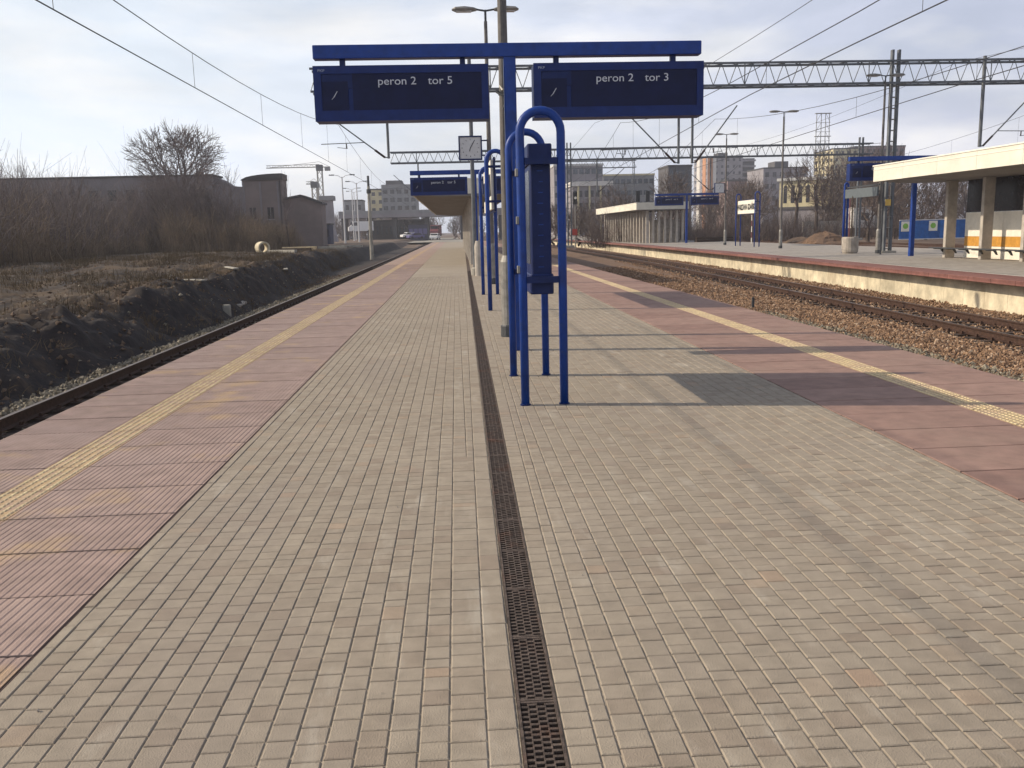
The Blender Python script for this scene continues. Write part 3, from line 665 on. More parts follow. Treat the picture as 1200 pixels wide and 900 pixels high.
# ------------------------------------------------------------------ SHELTERS
def shelter(label, X0, X1, Y0, Y1, zb, zt, cols, colx, cw=.45, cd=.2, bays=True, wallx=None, group='platform shelters with cream canopies'):
    t_ = thing('platform_shelter', (0, 0, 0), label, 'shelter', group)
    b = MB(); cxm = (X0+X1)/2
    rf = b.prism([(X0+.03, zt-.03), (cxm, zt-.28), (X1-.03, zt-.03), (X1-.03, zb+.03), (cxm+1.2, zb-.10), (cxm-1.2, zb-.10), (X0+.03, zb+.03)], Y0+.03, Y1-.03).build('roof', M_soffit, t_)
    nf = max(1, int((Y1-Y0)/2.4)); fl = (Y1-Y0)/nf
    fm = MB().box(-.02, .03, 0, fl-.012, zb, zt-.05).mesh('fascia_panel', M_cream)
    for k in range(nf): link('fascia_panel', fm, t_, (X0, Y0+k*fl, random.uniform(-.004, .004))); link('fascia_panel', fm, t_, (X1-.01, Y0+k*fl, 0))
    MB().box(X0-.035, X0-.0205, Y0, Y1, zt-.22, zt-.20).build('drip_strip', M_creamedge, t_)
    MB().box(X0+.03, X1-.03, Y0-.02, Y0+.03, zb, zt-.05).build('fascia', M_cream, t_); MB().box(X0+.03, X1-.03, Y1-.03, Y1+.02, zb, zt-.05).build('fascia', M_cream, t_)
    b = MB(); b.box(X0-.05, X0+.05, Y0-.05, Y1+.05, zt-.05, zt); b.box(X1-.05, X1+.05, Y0-.05, Y1+.05, zt-.05, zt); b.box(X0+.05, X1-.05, Y0-.05, Y0+.05, zt-.05, zt); b.build('roof_edge', M_creamedge, t_)
    for y in cols: MB().cbox(colx-cw/2, colx+cw/2, y-cd/2, y+cd/2, 0, zb-.10, .015).build('column', M_column, t_)
    if bays:
        wx = wallx
        for a, c in zip(cols[:-1], cols[1:]):
            y0, y1 = sorted((a, c)); y0 += .006; y1 -= .006
            MB().box(wx, wx+.05, y0, y1, 1.95, zb-.08).build('glazing', M_glassdk, t_)
            MB().box(wx-.01, wx+.06, y0, y1, .92, 1.945).build('wall_panel', M_panel, t_)
            MB().box(wx-.012, wx+.06, y0, y1, .50, .915).build('wall_stripe', M_orange, t_)
            MB().box(wx-.01, wx+.06, y0, y1, .0, .495).build('wall_panel', M_panel, t_)
    return t_
c3 = [38.3, 35.58, 32.86, 30.1, 27.4, 24.7, 22.0]
sh3 = shelter('cream canopy shelter with white and orange wall panels and a long bench', 19.0, 24.6, 18.5, 40.0, 3.43, 4.15, c3, 21.75, wallx=22.45)
t_ = thing('bench', (21.3, 0, 0), 'long dark metal bench in front of the columns under the cream canopy', 'bench')
for y0 in (38.8, 33.0, 27.2):
    for k, x in enumerate((-.17, -.06, .05, .16)): MB().box(x-.045, x+.045, y0-5.7, y0, .42, .46).build('slat', M_steeldk, t_)
    for k in range(6): MB().prism([(-.2, .42), (.2, .42), (.30, .22), (.24, .22), (.12, .37), (-.2, .39)], y0-.4-k*.98, y0-.46-k*.98).build('strut', M_steeldk, t_)
cf = [92.4+1.62*i for i in range(17)]
shelter('distant long shelter with a row of close columns and cream fascia', 18.6, 24.0, 91.5, 118, 3.43, 4.15, cf, 19.9, cw=.3, cd=.22, bays=False)
far_sh = [o for o in COL.objects if o.get('label', '').startswith('distant long shelter')][0]
for i in range(6):
    MB().cbox(20.4+i*.62, 20.62+i*.62, 92.2, 92.5, 0, 3.33, .015).build('column', M_column, far_sh)
MB().box(20.4, 23.6, 93.4, 117, .0, 2.4).build('rear_wall', M_pave3, far_sh)
c2 = [45.5+3.4*i for i in range(14)]
shelter('brown-looking canopy over the far end of the brick platform', -2.02, 2.9, 43.0, 95, 3.43, 4.15, c2, .95, cw=.5, cd=.3, bays=False)
t_ = thing('concrete_bollard', (.82, 33.4, 0), 'stubby cream concrete post beside the drain before the canopy', 'bollard')
MB().lathe([(.15, 0), (.15, 1.1), (.10, 1.3)], 0, 0, 14).build('shaft', M_column, t_)
t_ = thing('thin_mast', (.70, 34.0, 0), 'slim grey-green mast passing behind the square clock', 'mast')
MB().tube((0, 0, 0), (0, 0, 8.3), .085, .07, 10).build('shaft', M_gantry, t_); MB().lathe([(.16, 0), (.16, .25), (.10, .3)], 0, 0, 10).build('foot', M_conc, t_)

# ------------------------------------------------------------------ PLATFORM BEYOND THE TRACK
plat3 = thing('far_platform'); plat3['kind'] = 'structure'
E3 = lambda y: 14.75+S(y)
strip('paving', lambda y: E3(y)+1.22, lambda y: 28.2, 0, 8, 230, 2, M_pave3, 0, 4, kind='stuff', parent=plat3)
strip('edge_line', lambda y: E3(y)+1.16, lambda y: E3(y)+1.24, .004, 8, 230, 2, M_white, 0, 2, kind='stuff', parent=plat3)
strip('red_paving', lambda y: E3(y)+.55, lambda y: E3(y)+1.18, 0, 8, 230, 2, M_coping, 0, 3, kind='stuff', parent=plat3)
b = MB(); yy = list(range(8, 232, 2)); b.v = [q for y in yy for q in ((28.2, y, 0), (28.2, y, -1.1))]
for k in range(len(yy)-1): b.f.append((2*k, 2*k+1, 2*k+3, 2*k+2)); b.mi.append(0)
b.build('back_wall', M_conc, plat3)
cp = flat_slab(.60, 1.19, M_coping); cpb = MB().cbox(-.04, .56, 0, 1.19, -.13, .004, .01).mesh('coping_slab', M_coping)
wl = MB().box(0, .12, 0, 1.19, -1.05, -.13).mesh('wall_panel', M_wallc)
for k in range(150):
    y = 12+k*1.2; a = -math.atan((S(y+1.2)-S(y))/1.2)
    link('coping_slab', cpb, plat3, (E3(y), y, 0)).rotation_euler = (0, 0, a)
    link('wall_panel', wl, plat3, (E3(y)+.50, y, 0)).rotation_euler = (0, 0, a)

# hoops, name board, planter on that platform
def name_board(label, x, y0, y1, top=4.05, zb=2.5):
    t_ = thing('station_name_board', (x, y0, 0), label, 'station sign'); L_ = y1-y0
    for y in (-.15, L_+.15):
        MB().path(hoop_pts(-.187, .187, y, top), .045, 10).build('hoop', M_blue, t_, smooth=True)
    MB().box(-.10, -.045, 0, L_, zb, zb+1.0).build('board', M_panel, t_)
    for z in (zb+.15, zb+.85):
        for y in (-.15, L_+.15): MB().box(-.15, .15, y-.025, y+.025, z-.025, z+.025).build('crossbar', M_bluedk, t_)
    MB().box(-.04, .0, -.05, L_+.05, zb-.05, zb+1.05).build('frame', M_bluedk, t_)
    text('WARSZAWA GDAŃSKA', .58, t_, (-.105, L_/2, zb+.30), (PI/2, 0, -PI/2), M_black, align='CENTER', sx=.70, ext=.003, bold=.028)
    return t_
name_board('white station name board with dark lettering between blue hoops', 22.55, 66.2, 70.4)
name_board('station name board seen edge-on between blue hoops beside the drain', .86, 18.75, 23.25, 3.26, 2.10)
t_ = thing('timetable_stand', (21.45, 44.4, 0), 'grey header board between blue hoops beside the concrete planter', 'timetable stand')
MB().path(hoop_pts(-.09, .09, 3.9, 3.75), .065, 10).build('hoop', M_blue, t_, smooth=True); MB().tube((0, -.35, 0), (0, -.35, 3.5), .05, .05, 8).build('post', M_steeldk, t_)
MB().box(-.10, -.02, .1, 3.9, 2.93, 3.40).build('header_board', M_boardgrey, t_); MB().box(-.015, .05, .1, 3.9, 3.46, 3.54).build('rail', M_steeldk, t_)
t_ = thing('planter', (21.05, 46.7, 0), 'round grey concrete planter holding a thin stake', 'planter')
MB().lathe([(.36, 0), (.42, .1), (.44, .8), (.40, .88), (.36, .88), (.36, .80)], 0, 0, 20).build('tub', M_planter, t_)
MB().tube((-.08, 0, .8), (-.10, 0, 2.9), .03, .02, 6).build('stake', M_carred, t_); MB().tube((.08, .05, .8), (.06, .05, 3.0), .045, .03, 6).build('stem', M_bark, t_)

# ------------------------------------------------------------------ OVERHEAD LINE
def truss(name, label, xa, xb, Y, zt, zb, masts, depth=.8, rz=0., bay=.8, group='overhead line gantries', r=.05):
    t_ = thing(name, (0, Y, 0), label, 'line gantry', group)
    for y in (-depth/2, depth/2):
        for z in (zt, zb):
            MB().box(xa, xb, y-r, y+r, z-r, z+r).build('chord', M_gantry, t_)
    b = MB(); n = int((xb-xa)/bay)
    for y in (-depth/2,):
        for i in range(n):
            x0 = xa+i*(xb-xa)/n; x1 = xa+(i+1)*(xb-xa)/n; xm = (x0+x1)/2
            b.tube((x0, y, zb), (xm, y, zt), r*.42, r*.42, 4, False); b.tube((xm, y, zt), (x1, y, zb), r*.42, r*.42, 4, False)
            if i % 8 == 3: b.tube((x0, y, zb), (x0, y, zt), r*.6, r*.6, 4, False)
    b.build('lattice', M_gantry, t_)
    b = MB()
    for i in range(0, n, 2):
        x0 = xa+i*(xb-xa)/n; x1 = xa+(i+2)*(xb-xa)/n
        for z in (zt, zb): b.tube((x0, -depth/2, z), ((x0+x1)/2, depth/2, z), r*.35, r*.35, 4, False); b.tube(((x0+x1)/2, depth/2, z), (x1, -depth/2, z), r*.35, r*.35, 4, False)
    b.build('lattice', M_gantry, t_)
    for mx in masts:
        for s_ in (-.17, .17):
            MB().box(mx+s_-.055, mx+s_+.055, -.11, .11, -.1, zt+.6).build('mast_leg', M_gantry, t_)
        b = MB()
        for k in range(int((zt+.3)/.55)):
            z = .2+k*.55
            b.box(mx-.115, mx+.115, -.08, .08, z, z+.05)
        b.build('batten', M_steel, t_); MB().cbox(mx-.4, mx+.4, -.3, .3, -.1, .12, .02).build('foot', M_conc, t_)
    return t_
G1 = truss('line_gantry', 'long steel lattice gantry crossing above the tracks beside the big blue displays', -6.85, 62, 46, 9.65, 8.58, [22.72, 58], group='overhead line gantries')
G2 = truss('line_gantry', 'second lattice gantry, lower in the picture, beyond the canopies', -5.8, 40, 85, 9.02, 8.05, [10.85, 39], r=.06)
truss('line_gantry', 'thin lattice gantry far down the line above the pale roofs', 22, 38.5, 190, 15.6, 14.2, [22.5, 38], r=.08, bay=1.6)
t_ = thing('mast_plate', (22.6, 45.85, 2.62), 'yellow plate fixed on the lattice mast by the cream canopy', 'sign'); MB().box(-.14, .14, -.04, 0, -.16, .16).build('plate', M_yellowsign, t_)
def dropper_mast(label, x, Y, zt, zb, arms, r=.065):
    """vertical tube hung from a gantry with inclined insulated arms"""
    t_ = thing('cantilever_arm', (x, Y, 0), label, 'line support', 'cantilever arms hanging from the gantries')
    MB().tube((0, 0, zb), (0, 0, zt), r, r, 8).build('drop_tube', M_gantry, t_)
    for dx, z1, xw in arms:
        s_ = 1 if dx > 0 else -1
        a = Vector((s_*.18, 0, zb+.05)); c = Vector((dx, 0, z1)); d = (c-a)
        MB().tube((0, 0, zb+.05), tuple(a), .03, .03, 6).build('link_bar', M_gantry, t_)
        MB().tube(tuple(a), tuple(a+d*.22), .055, .055, 8).build('insulator', M_insul, t_)
        MB().tube(tuple(a+d*.20), tuple(c), .035, .035, 6).build('inclined_tube', M_gantry, t_)
        zr = zb+.45+.35
        f = (zr-a.z)/d.z; h = a+d*f
        MB().tube(tuple(h), (xw+s_*.9, 0, zr-.05), .022, .022, 6).build('registration_tube', M_gantry, t_)
        MB().path([(xw-s_*.35, 0, zr-.08), (xw-s_*.40, 0, zr-.28), (xw+s_*.1, 0, zr-.22)], .016, 5).build('steady_arm', M_gantry, t_)
        MB().tube((xw-s_*.35, 0, zr-.05), (xw-s_*.35, 0, zr-.26), .03, .03, 6).build('clip', M_insul, t_)
    return t_
dropper_mast('hanging line support with a slanting arm below the tor 5 display', -3.23, 46, 8.55, 5.36, [(-2.4, 7.1, -5.65+3.23)])
dropper_mast('hanging line support sloping towards the brick platform below the tor 3 display', 11.52, 46, 8.55, 4.82, [(-2.45, 7.15, 8.4-11.52)])
dropper_mast('hanging line support sloping away below the tor 3 display end', 12.23, 46, 8.55, 4.82, [(2.3, 7.65, 13.7-12.23)])
dropper_mast('hanging line support above the cream canopy', 27.45, 46, 9.9, 5.36, [(2.4, 7.7, 30-27.45)], r=.09)
dropper_mast('hanging line support on the second gantry beside the small clock', 24.4, 85, 8.1, 5.0, [(-2.4, 7.0, -3.0), (2.6, 7.2, 3.2)])
dropper_mast('hanging line support on the second gantry above the far shelter', 13.5, 85, 8.1, 5.0, [(2.6, 7.2, 3.0)])
dropper_mast('hanging line support on the second gantry left of the blue T-shaped post', -3.3, 85, 8.1, 5.0, [(-2.3, 7.0, -2.4)])
def lowp(y, y0, span, zs, sag): u = ((y-y0) % span)/span; return zs-sag*4*u*(1-u)
def line(label, xf, zc, zs, sag, y0, span, ya, yb, contact=True, drop=7.0, rr=.010):
    t_ = thing('overhead_line', (0, 0, 0), label, 'overhead line', 'overhead contact lines')
    if contact:
        MB().path([(xf(y), y, zc) for y in np.arange(ya, yb, 6.)], rr*1.1, 5).build('contact_wire', M_wire, t_)
    MB().path([(xf(y), y, lowp(y, y0, span, zs, sag)) for y in np.arange(ya, yb, 3.)], rr, 5).build('messenger_wire', M_wire, t_)
    if contact:
        y = y0+drop*.4
        while y < yb:
            if y > ya:
                zt = lowp(y, y0, span, zs, sag)
                if zt-zc > .15:
                    MB().tube((xf(y), y, zc), (xf(y), y, zt), .005, .005, 4).build('dropper', M_wire, t_)
            y += drop
    return t_
line('contact line over the track beside the brown bank', lambda y: -5.65, 4.93, 7.05, 1.40, -10, 56, -2, 156)
line('contact line above the bare gravel strip along the brick platform', lambda y: 7.2+max(0, S(y))*1.1, 4.78, 6.9, 1.62, -10, 56, -2, 156)
line('contact line over the track beside the pale platform wall', lambda y: 12.2+max(0, S(y)), 4.86, 7.0, 1.75, -10, 56, -2, 156)
line('contact line over the first track beyond the sheltered platform', lambda y: 30.5+.6*S(y), 5.6, 7.4, 1.4, -10, 56, 20, 156)
line('contact line over the second track beyond the sheltered platform', lambda y: 36.5+.6*S(y), 5.6, 7.4, 1.4, -10, 56, 20, 156)
line('bare feeder wire high above the gravel strip', lambda y: 7.2, 0, 6.9, .9, -10, 56, -2, 130, contact=False, rr=.007)
line('bare feeder wire high above the far tracks', lambda y: 26.0, 0, 9.6, 1.0, -10, 56, -2, 130, contact=False, rr=.009)

# ------------------------------------------------------------------ BUILDINGS
def block(label, x0, x1, y0, depth, h, wm, name='building', z0=-.8, roof=M_bluedk, front=None, side=None, gm=None, group=None, parapet=.5, cat='building', bands=None, roofm=None):
    """box building with floors of windows on the faces seen from the platform; front/side = (columns, rows, width share, height share)"""
    t_ = thing(name, ((x0+x1)/2, y0, 0), label, cat, group); w = (x1-x0)/2; gm = gm or M_glassbl
    wl_ = MB().box(-w, w, 0, depth, z0, h).build('wall', wm, t_)
    MB().box(-w-.15, w+.15, -.15, depth+.15, h, h+parapet).build('roof', roofm or W_roof, t_)
    def grid(nc, nr, fw, fh, side_):
        L_ = depth if side_ else 2*w; cw = L_/nc; ch = (h-z0-1.0)/nr; ww, hh = cw*fw/2, ch*fh/2
        b = MB()
        if side_: b.box(-.06, .04, -ww, ww, -hh, hh)
        else: b.box(-ww, ww, -.06, .04, -hh, hh)
        me = b.mesh('window', gm)
        for i in range(nc):
            for j in range(nr):
                zc = z0+1.0+(j+.5)*ch
                if side_: link('window', me, t_, (-w, (i+.5)*cw, zc))
                else: link('window', me, t_, (-w+(i+.5)*cw, 0, zc))
    if front: grid(*front, False)
    if side: grid(*side, True)
    return t_
# left side
def arched_block():
    t_ = thing('building', (-25.05, 120, 0), 'brownish block with a curved roof, second from the long warehouse', 'building')
    MB().box(-2.55, 2.55, 0, 3.5, -.3, 8.9).build('wall', W_brown, t_)
    poly = [(-2.65, 8.9)]+[(-2.65+5.3*i/8, 9.0+.72*math.sin(PI*.5*(i/8.)**.6)) for i in range(9)]+[(2.65, 8.9)]
    MB().prism(poly, -.2, 3.7).build('roof', W_roof, t_)
    for x in (-1.4, .9):
        f_ = MB().box(x-.4, x+.4, -.05, .02, 3.9, 5.4).build('window', M_glassdk, t_); MB().box(x-.03, x+.03, -.09, -.051, 3.9, 5.4).build('glazing_bar', M_steel, f_); MB().box(x-.5, x+.5, -.14, .0, 3.78, 3.898).build('sill', W_grey, f_)
    MB().tube((2.3, -.09, 0), (2.3, -.09, 8.8), .06, .06, 6).build('downpipe', M_steeldk, t_)
    for x in (-2.4, -.25, 2.0): MB().box(x-.12, x+.12, -.08, -.0, -.3, 8.7).build('pilaster', W_ware, t_)
arched_block()
block('long low grey warehouse with flat roof behind the bare thicket', -92, -31.4, 120, 5, 9.55, W_ware, front=(26, 2, .45, .30), gm=M_glassdk, parapet=.25, z0=-.3)
t_ = thing('building', (-30.2, 121, 0), 'narrow lower grey annex at the end of the warehouse', 'building')
MB().prism([(-1.2, -.3), (2.55, -.3), (2.55, 8.15), (.9, 8.3), (-.2, 9.1), (-1.2, 9.5)], 0, 3).build('wall', W_ware, t_); MB().box(-.6, .5, -.05, .02, 2, 4).build('door', M_glassdk, t_)
t_ = thing('building', (-20.3, 121, 0), 'low gabled dark building beside the curved roof block', 'building')
MB().prism([(-2.4, -.3), (2.6, -.3), (2.6, 5.7), (0, 6.7), (-2.4, 6.3)], 0, 4).build('wall', W_brown, t_); MB().prism([(-2.6, 6.25), (0, 6.72), (2.8, 5.65), (2.8, 5.95), (0, 7.0), (-2.6, 6.55)], -.3, 4.3).build('roof', W_roof, t_)
block('long low dark blue shed below the cranes', -22.2, -19.4, 140, 4, 3.2, W_bluedk, z0=-.3, front=(3, 1, .5, .45), gm=M_glassdk, parapet=.2)
t_ = thing('concrete_tower', (-28.0, 200, 0), 'squat concrete tower with wide cap and orange side near the cranes', 'tower')
MB().prism([(-2.3, -.5), (1.9, -.5), (1.2, 3), (1.0, 9.1), (-1.0, 9.1), (-1.3, 3)], 0, 3).build('shaft', W_lilac, t_); MB().box(-1.6, 1.5, -.4, 3.4, 9.1, 10.1).build('cap', W_grey, t_)
MB().box(-1.9, -1.0, .2, 1.6, 4.2, 8.6).build('orange_panel', W_orange, t_)
t_ = thing('footbridge', (-20, 250, 0), 'long grey road bridge crossing over the line beyond the platform', 'bridge')
MB().box(-12, 40, 0, 10, 6.0, 7.0).build('deck', W_lilac, t_); b = MB()
MB().box(-12, 40, -.1, .0, 7.0, 7.9).build('parapet', W_grey, t_)
for x in (-11, -4, 3, 12, 22, 33): MB().box(x-.6, x+.6, 2, 8, -.8, 6.0).build('pier', W_dark, t_)
block('grey low sheds standing under the road bridge', -24.5, -9, 262, 10, 5.0, W_dark, front=(12, 1, .4, .5), gm=M_glassbl)
block('cream apartment block with balconies behind the road bridge', -32.5, -24.4, 350, 14, 18.2, W_cream, front=(3, 6, .5, .45), side=(3, 6, .5, .5), gm=M_glassdk)
t_ = thing('building', (-20.6, 340, 0), 'grey apartment block beside the cream one', 'building')
MB().box(-6.6, 6.6, 0, 14, -.8, 19.6).build('wall', W_grey, t_); MB().box(-5, 1, 2, 12, 19.6, 21.2).build('roof_house', W_dark, t_)
me = MB().box(-.8, .8, -.06, .04, -.75, .75).mesh('window', M_glassdk)
for i in range(5):
    for j in range(6): link('window', me, t_, (-5.2+i*2.6, 0, 2+j*3.0))
block('pale low building with flat roof beyond the road bridge', -40, -33.5, 330, 10, 13.5, W_grey, front=(3, 3, .5, .4), gm=M_glassdk)
# right side
block('wide lilac-grey office block with window bands beyond the thin gantry', 24.6, 36.7, 222, 14, 16.9, W_lilac, front=(8, 6, .72, .42), gm=M_glassbl, roofm=W_pale)
t_ = thing('building', (30.6, 200, 0), 'low building with a bright white roof band among bare trees', 'building')
MB().box(-4.4, 4.4, 0, 12, -.8, 11.0).build('wall', W_lilac, t_); MB().box(-4.7, 4.7, -.5, 12.5, 11.0, 12.0).build('roof', W_white, t_)
me = MB().box(-.35, .35, -.08, .04, -.7, .7).mesh('window', M_glassdk)
for i in range(7):
    for j in range(4): link('window', me, t_, (-3.8+i*1.27, 0, 1.2+j*2.7))
for x in (-3.1, -.6, 1.9): MB().box(x-.18, x+.18, -.6, -.2, -.8, 11.0).build('pilaster', W_cream, t_)
block('long grey building with pinkish top floor behind the far canopy', 43.4, 58.5, 262, 22, 16.6, W_grey, front=(9, 5, .7, .40), gm=M_glassbl, roofm=W_cream)
block('dark grey tower block beside the blue double sign', 57.4, 63.8, 240, 12, 17.4, W_dark, front=(4, 6, .5, .4), gm=M_glassbl)
t_ = block('tall apartment tower with orange and cream striped side', 128.2, 146.2, 452, 26, 35.8, W_lilac, side=(4, 11, .45, .5), front=(6, 11, .38, .42), gm=M_glassdk)
MB().box(-9.15, -9.05, 3, 9, 0, 35.6).build('orange_strip', W_orange, t_); MB().box(-9.18, -9.05, 14, 20, 0, 35.6).build('cream_strip', W_white, t_); MB().box(-8.9, -6.4, -.2, -.05, 0, 35.7).build('orange_strip', W_orange, t_); MB().box(-6.2, -4.6, -.2, -.05, 0, 35.7).build('cream_strip', W_white, t_)
MB().box(-2, 3, 6, 14, 36, 38.2).build('roof_house', W_dark, t_)
t_ = thing('building', (149.8, 455, 0), 'dark balcony wing attached to the tall apartment tower', 'building')
MB().box(-3.5, 3.5, 0, 18, -.8, 35.0).build('wall', W_dark, t_)
for j in range(12): MB().box(-3.7, 3.7, -1.4, 0, 2+j*2.85, 2.9+j*2.85).build('balcony', W_lilac, t_)
t_ = block('flat-roofed grey block behind the bare trees and the lone lamp', 122.3, 140.2, 352, 20, 23.3, W_lilac, front=(6, 5, .5, .4), gm=M_glassdk)
MB().box(-3, 2.5, 4, 12, 23.8, 26.3).build('roof_house', W_dark, t_)
t_ = thing('building', (116, 365, 0), 'lower pinkish block beside the flat-roofed grey one', 'building'); MB().box(-4, 4, 0, 16, -.8, 19.5).build('wall', W_brick, t_); MB().box(-4.2, 4.2, -.2, 16.2, 19.5, 20.1).build('roof', W_roof, t_)
# sunlit building with tall windows, turned so that its long side faces the sun
t_ = thing('building', (58.6, 160, 0), 'sunlit yellow building with a row of tall narrow windows', 'building', rz=math.radians(-35))
MB().box(0, 8.8, 0, 10, -.8, 9.2).build('wall', W_cream, t_); MB().box(-.4, 9.2, -.4, 10.4, 9.2, 9.7).build('roof', W_pale, t_)
for i in range(6):
    x = .75+i*1.33
    MB().prism([(x, 5.3), (x+.62, 5.3), (x+.62, 8.0), (x+.5, 8.35), (x+.31, 8.5), (x+.12, 8.35), (x, 8.0)], -.03, .05).build('window', M_glassdk, t_)
MB().box(0, 8.8, -.35, -.0, 4.1, 4.6).build('ledge', W_dark, t_); MB().box(0, 8.8, -.2, -.0, -.5, 4.1).build('lower_wall', W_lilac, t_)
t_ = block('big reddish apartment block with a sunlit cream end', 181.5, 205, 402, 24, 35.0, W_brick, front=(9, 11, .45, .42), gm=M_glassdk)
t_ = block('sunlit cream stair wing at the end of the reddish block', 170.2, 181.3, 398, 22, 34.0, W_cream, front=(4, 11, .4, .45), side=(5, 11, .4, .45), gm=M_glassdk)
t_ = thing('lattice_tower', (125, 302, 0), 'tall pale lattice tower rising above the bare trees', 'tower')
b = MB()
for dx in (-2.3, -.6, .9, 2.3):
    MB().tube((dx*1.15, 0, -.8), (dx*.95, 0, 38), .16, .12, 5).build('tower_leg', M_steel, t_)
for z in range(2, 38, 3):
    b.tube((-2.5, 0, z), (2.5, 0, z), .07, .07, 4); b.tube((-2.5, 0, z), (-.65, 0, z+3), .06, .06, 4); b.tube((2.5, 0, z), (.95, 0, z+3), .06, .06, 4)
b.build('bracing', M_steel, t_)
for z in (38.0, 30.5, 25.0): MB().box(-2.7, 2.7, -.6, .6, z-.1, z+.1).build('platform_deck', M_steel, t_)

# ------------------------------------------------------------------ CRANES, LAMPS, MASTS ON THE LEFT
def crane(label, x, y, h, jl, jr):
    t_ = thing('tower_crane', (x, y, 0), label, 'crane', 'construction cranes')
    b = MB()
    for sx in (-.9, .9):
        for sy in (-.9, .9): b.tube((sx, sy, -1), (sx, sy, h), .16, .16, 4)
    for z in range(0, int(h), 3): b.tube((-.9, -.9, z), (.9, -.9, min(h, z+3)), .1, .1, 4); b.tube((.9, -.9, z), (-.9, -.9, min(h, z+3)), .1, .1, 4)
    b.build('mast', M_steel, t_)
    b = MB(); b.tube((-jl, 0, h+.2), (jr, 0, h+.2), .18, .18, 4); b.tube((-jl, 0, h+.2), (0, 0, h+2.2), .07, .07, 4); b.tube((jr, 0, h+.2), (0, 0, h+2.2), .07, .07, 4)
    n = int(jl/2)
    for i in range(n): b.tube((-i*2, 0, h+.2), (-i*2-1, 0, h+1.2), .07, .07, 4); b.tube((-i*2-1, 0, h+1.2), (-i*2-2, 0, h+.2), .07, .07, 4)
    b.tube((0, 0, h+1.2), (-jl, 0, h+1.1), .1, .1, 4); b.build('jib', M_steel, t_)
    MB().box(-1.2, 1.2, -1.2, 1.2, h-1.2, h+1.0).build('cab', M_steeldk, t_); MB().box(jr-2, jr, -.8, .8, h-1.2, h).build('counterweight', W_grey, t_)
crane('larger tower crane with its long jib reaching left', -51.0, 350, 27.0, 20, 4)
crane('smaller tower crane just beside the larger one', -52.6, 345, 20.5, 3, 2)
def street_lamp(label, x, y, h, arm, z0=-.5):
    t_ = thing('street_lamp', (x, y, 0), label, 'street lamp', 'white double-arm street lamps on the road')
    MB().tube((0, 0, z0), (0, 0, h-.3), .16, .09, 8).build('pole', M_clock, t_)
    for s_ in (-1, 1):
        MB().path([(0, 0, h-.5), (s_*arm*.3, 0, h-.1), (s_*arm*.6, 0, h)], .05, 5).build('arm', M_clock, t_)
        MB().cbox(*sorted((s_*arm*.6, s_*arm)), -.14, .14, h-.08, h+.08, .03).build('lamp_head', M_steeldk, t_)
for i, (px, top, bot, Y, lb) in enumerate([(400.5, 205, 275, 150, 'tallest white double-arm street lamp beside the concrete tower'), (417.5, 212.5, 272, 175, 'second white double-arm street lamp in the receding row'),
                                  (412, 220.5, 270, 215, 'third white double-arm street lamp in the receding row'), (414.5, 224, 269, 250, 'smallest white double-arm street lamp in the receding row')]):
    a = W(px, top, Y); street_lamp(lb, a.x, Y, a.z, 2.1)
a = W(433.5, 206, 90); t_ = thing('concrete_mast', (a.x-.2, 90, 0), 'lone concrete line mast with dark top on the dark bank', 'mast')
MB().tube((0, 0, -.9), (0, 0, a.z-1.0), .20, .14, 10).build('shaft', M_conc, t_); MB().tube((0, 0, a.z-1.3), (0, 0, a.z), .12, .11, 8).build('cap', M_steeldk, t_); MB().tube((0, 0, a.z-1.7), (0, 0, a.z-1.3), .22, .22, 8).build('band', M_steeldk, t_)
# signals
def signal(label, x, y, z, n=2, lit=None, h0=-.9):
    t_ = thing('railway_signal', (x, y, 0), label, 'signal', 'railway signals')
    MB().tube((0, .1, h0), (0, .1, z+.6), .07, .07, 8).build('post', M_steel, t_); MB().cbox(-.28, .28, -.12, .12, z-.75, z+.75, .05).build('head', M_black, t_)
    for i in range(n):
        zz = z-.45+i*.9/(n-1) if n > 1 else z
        MB().tube((0, -.30, zz), (0, -.12, zz), .16, .14, 10).build('lamp_hood', M_black if i != lit else M_panel, t_)
a = W(674, 232, 110); signal('black signal head with a pale lamp beside the far white-roofed building', a.x, 110, a.z, 3, 1)
a = W(747.5, 230, 125); signal('dark signal head above the end of the far cream fascia', a.x, 125, a.z)
a = W(759, 230, 128); signal('slimmer dark signal head left of the distant blue displays', a.x, 128, a.z)
t_ = thing('red_board', (W(673, 259, 100).x, 100, 0), 'small orange-red square board on two legs on the far platform', 'sign'); MB().box(-.32, .32, -.03, .03, .95, 1.65).build('board', M_red, t_)
for s_ in (-.3, .3): MB().box(s_-.03, s_+.03, -.02, .02, 0, .94).build('leg', M_steel, t_)
# track marker post
t_ = thing('marker_post', (9.25, 27.3, -.96), 'short dark marker post standing in the brown ballast', 'post')
MB().cbox(-.04, .04, -.03, .03, 0, .36, .012).build('post', M_steeldk, t_); MB().cbox(-.08, .08, -.07, .07, 0, .03, .006).build('foot', M_steeldk, t_)
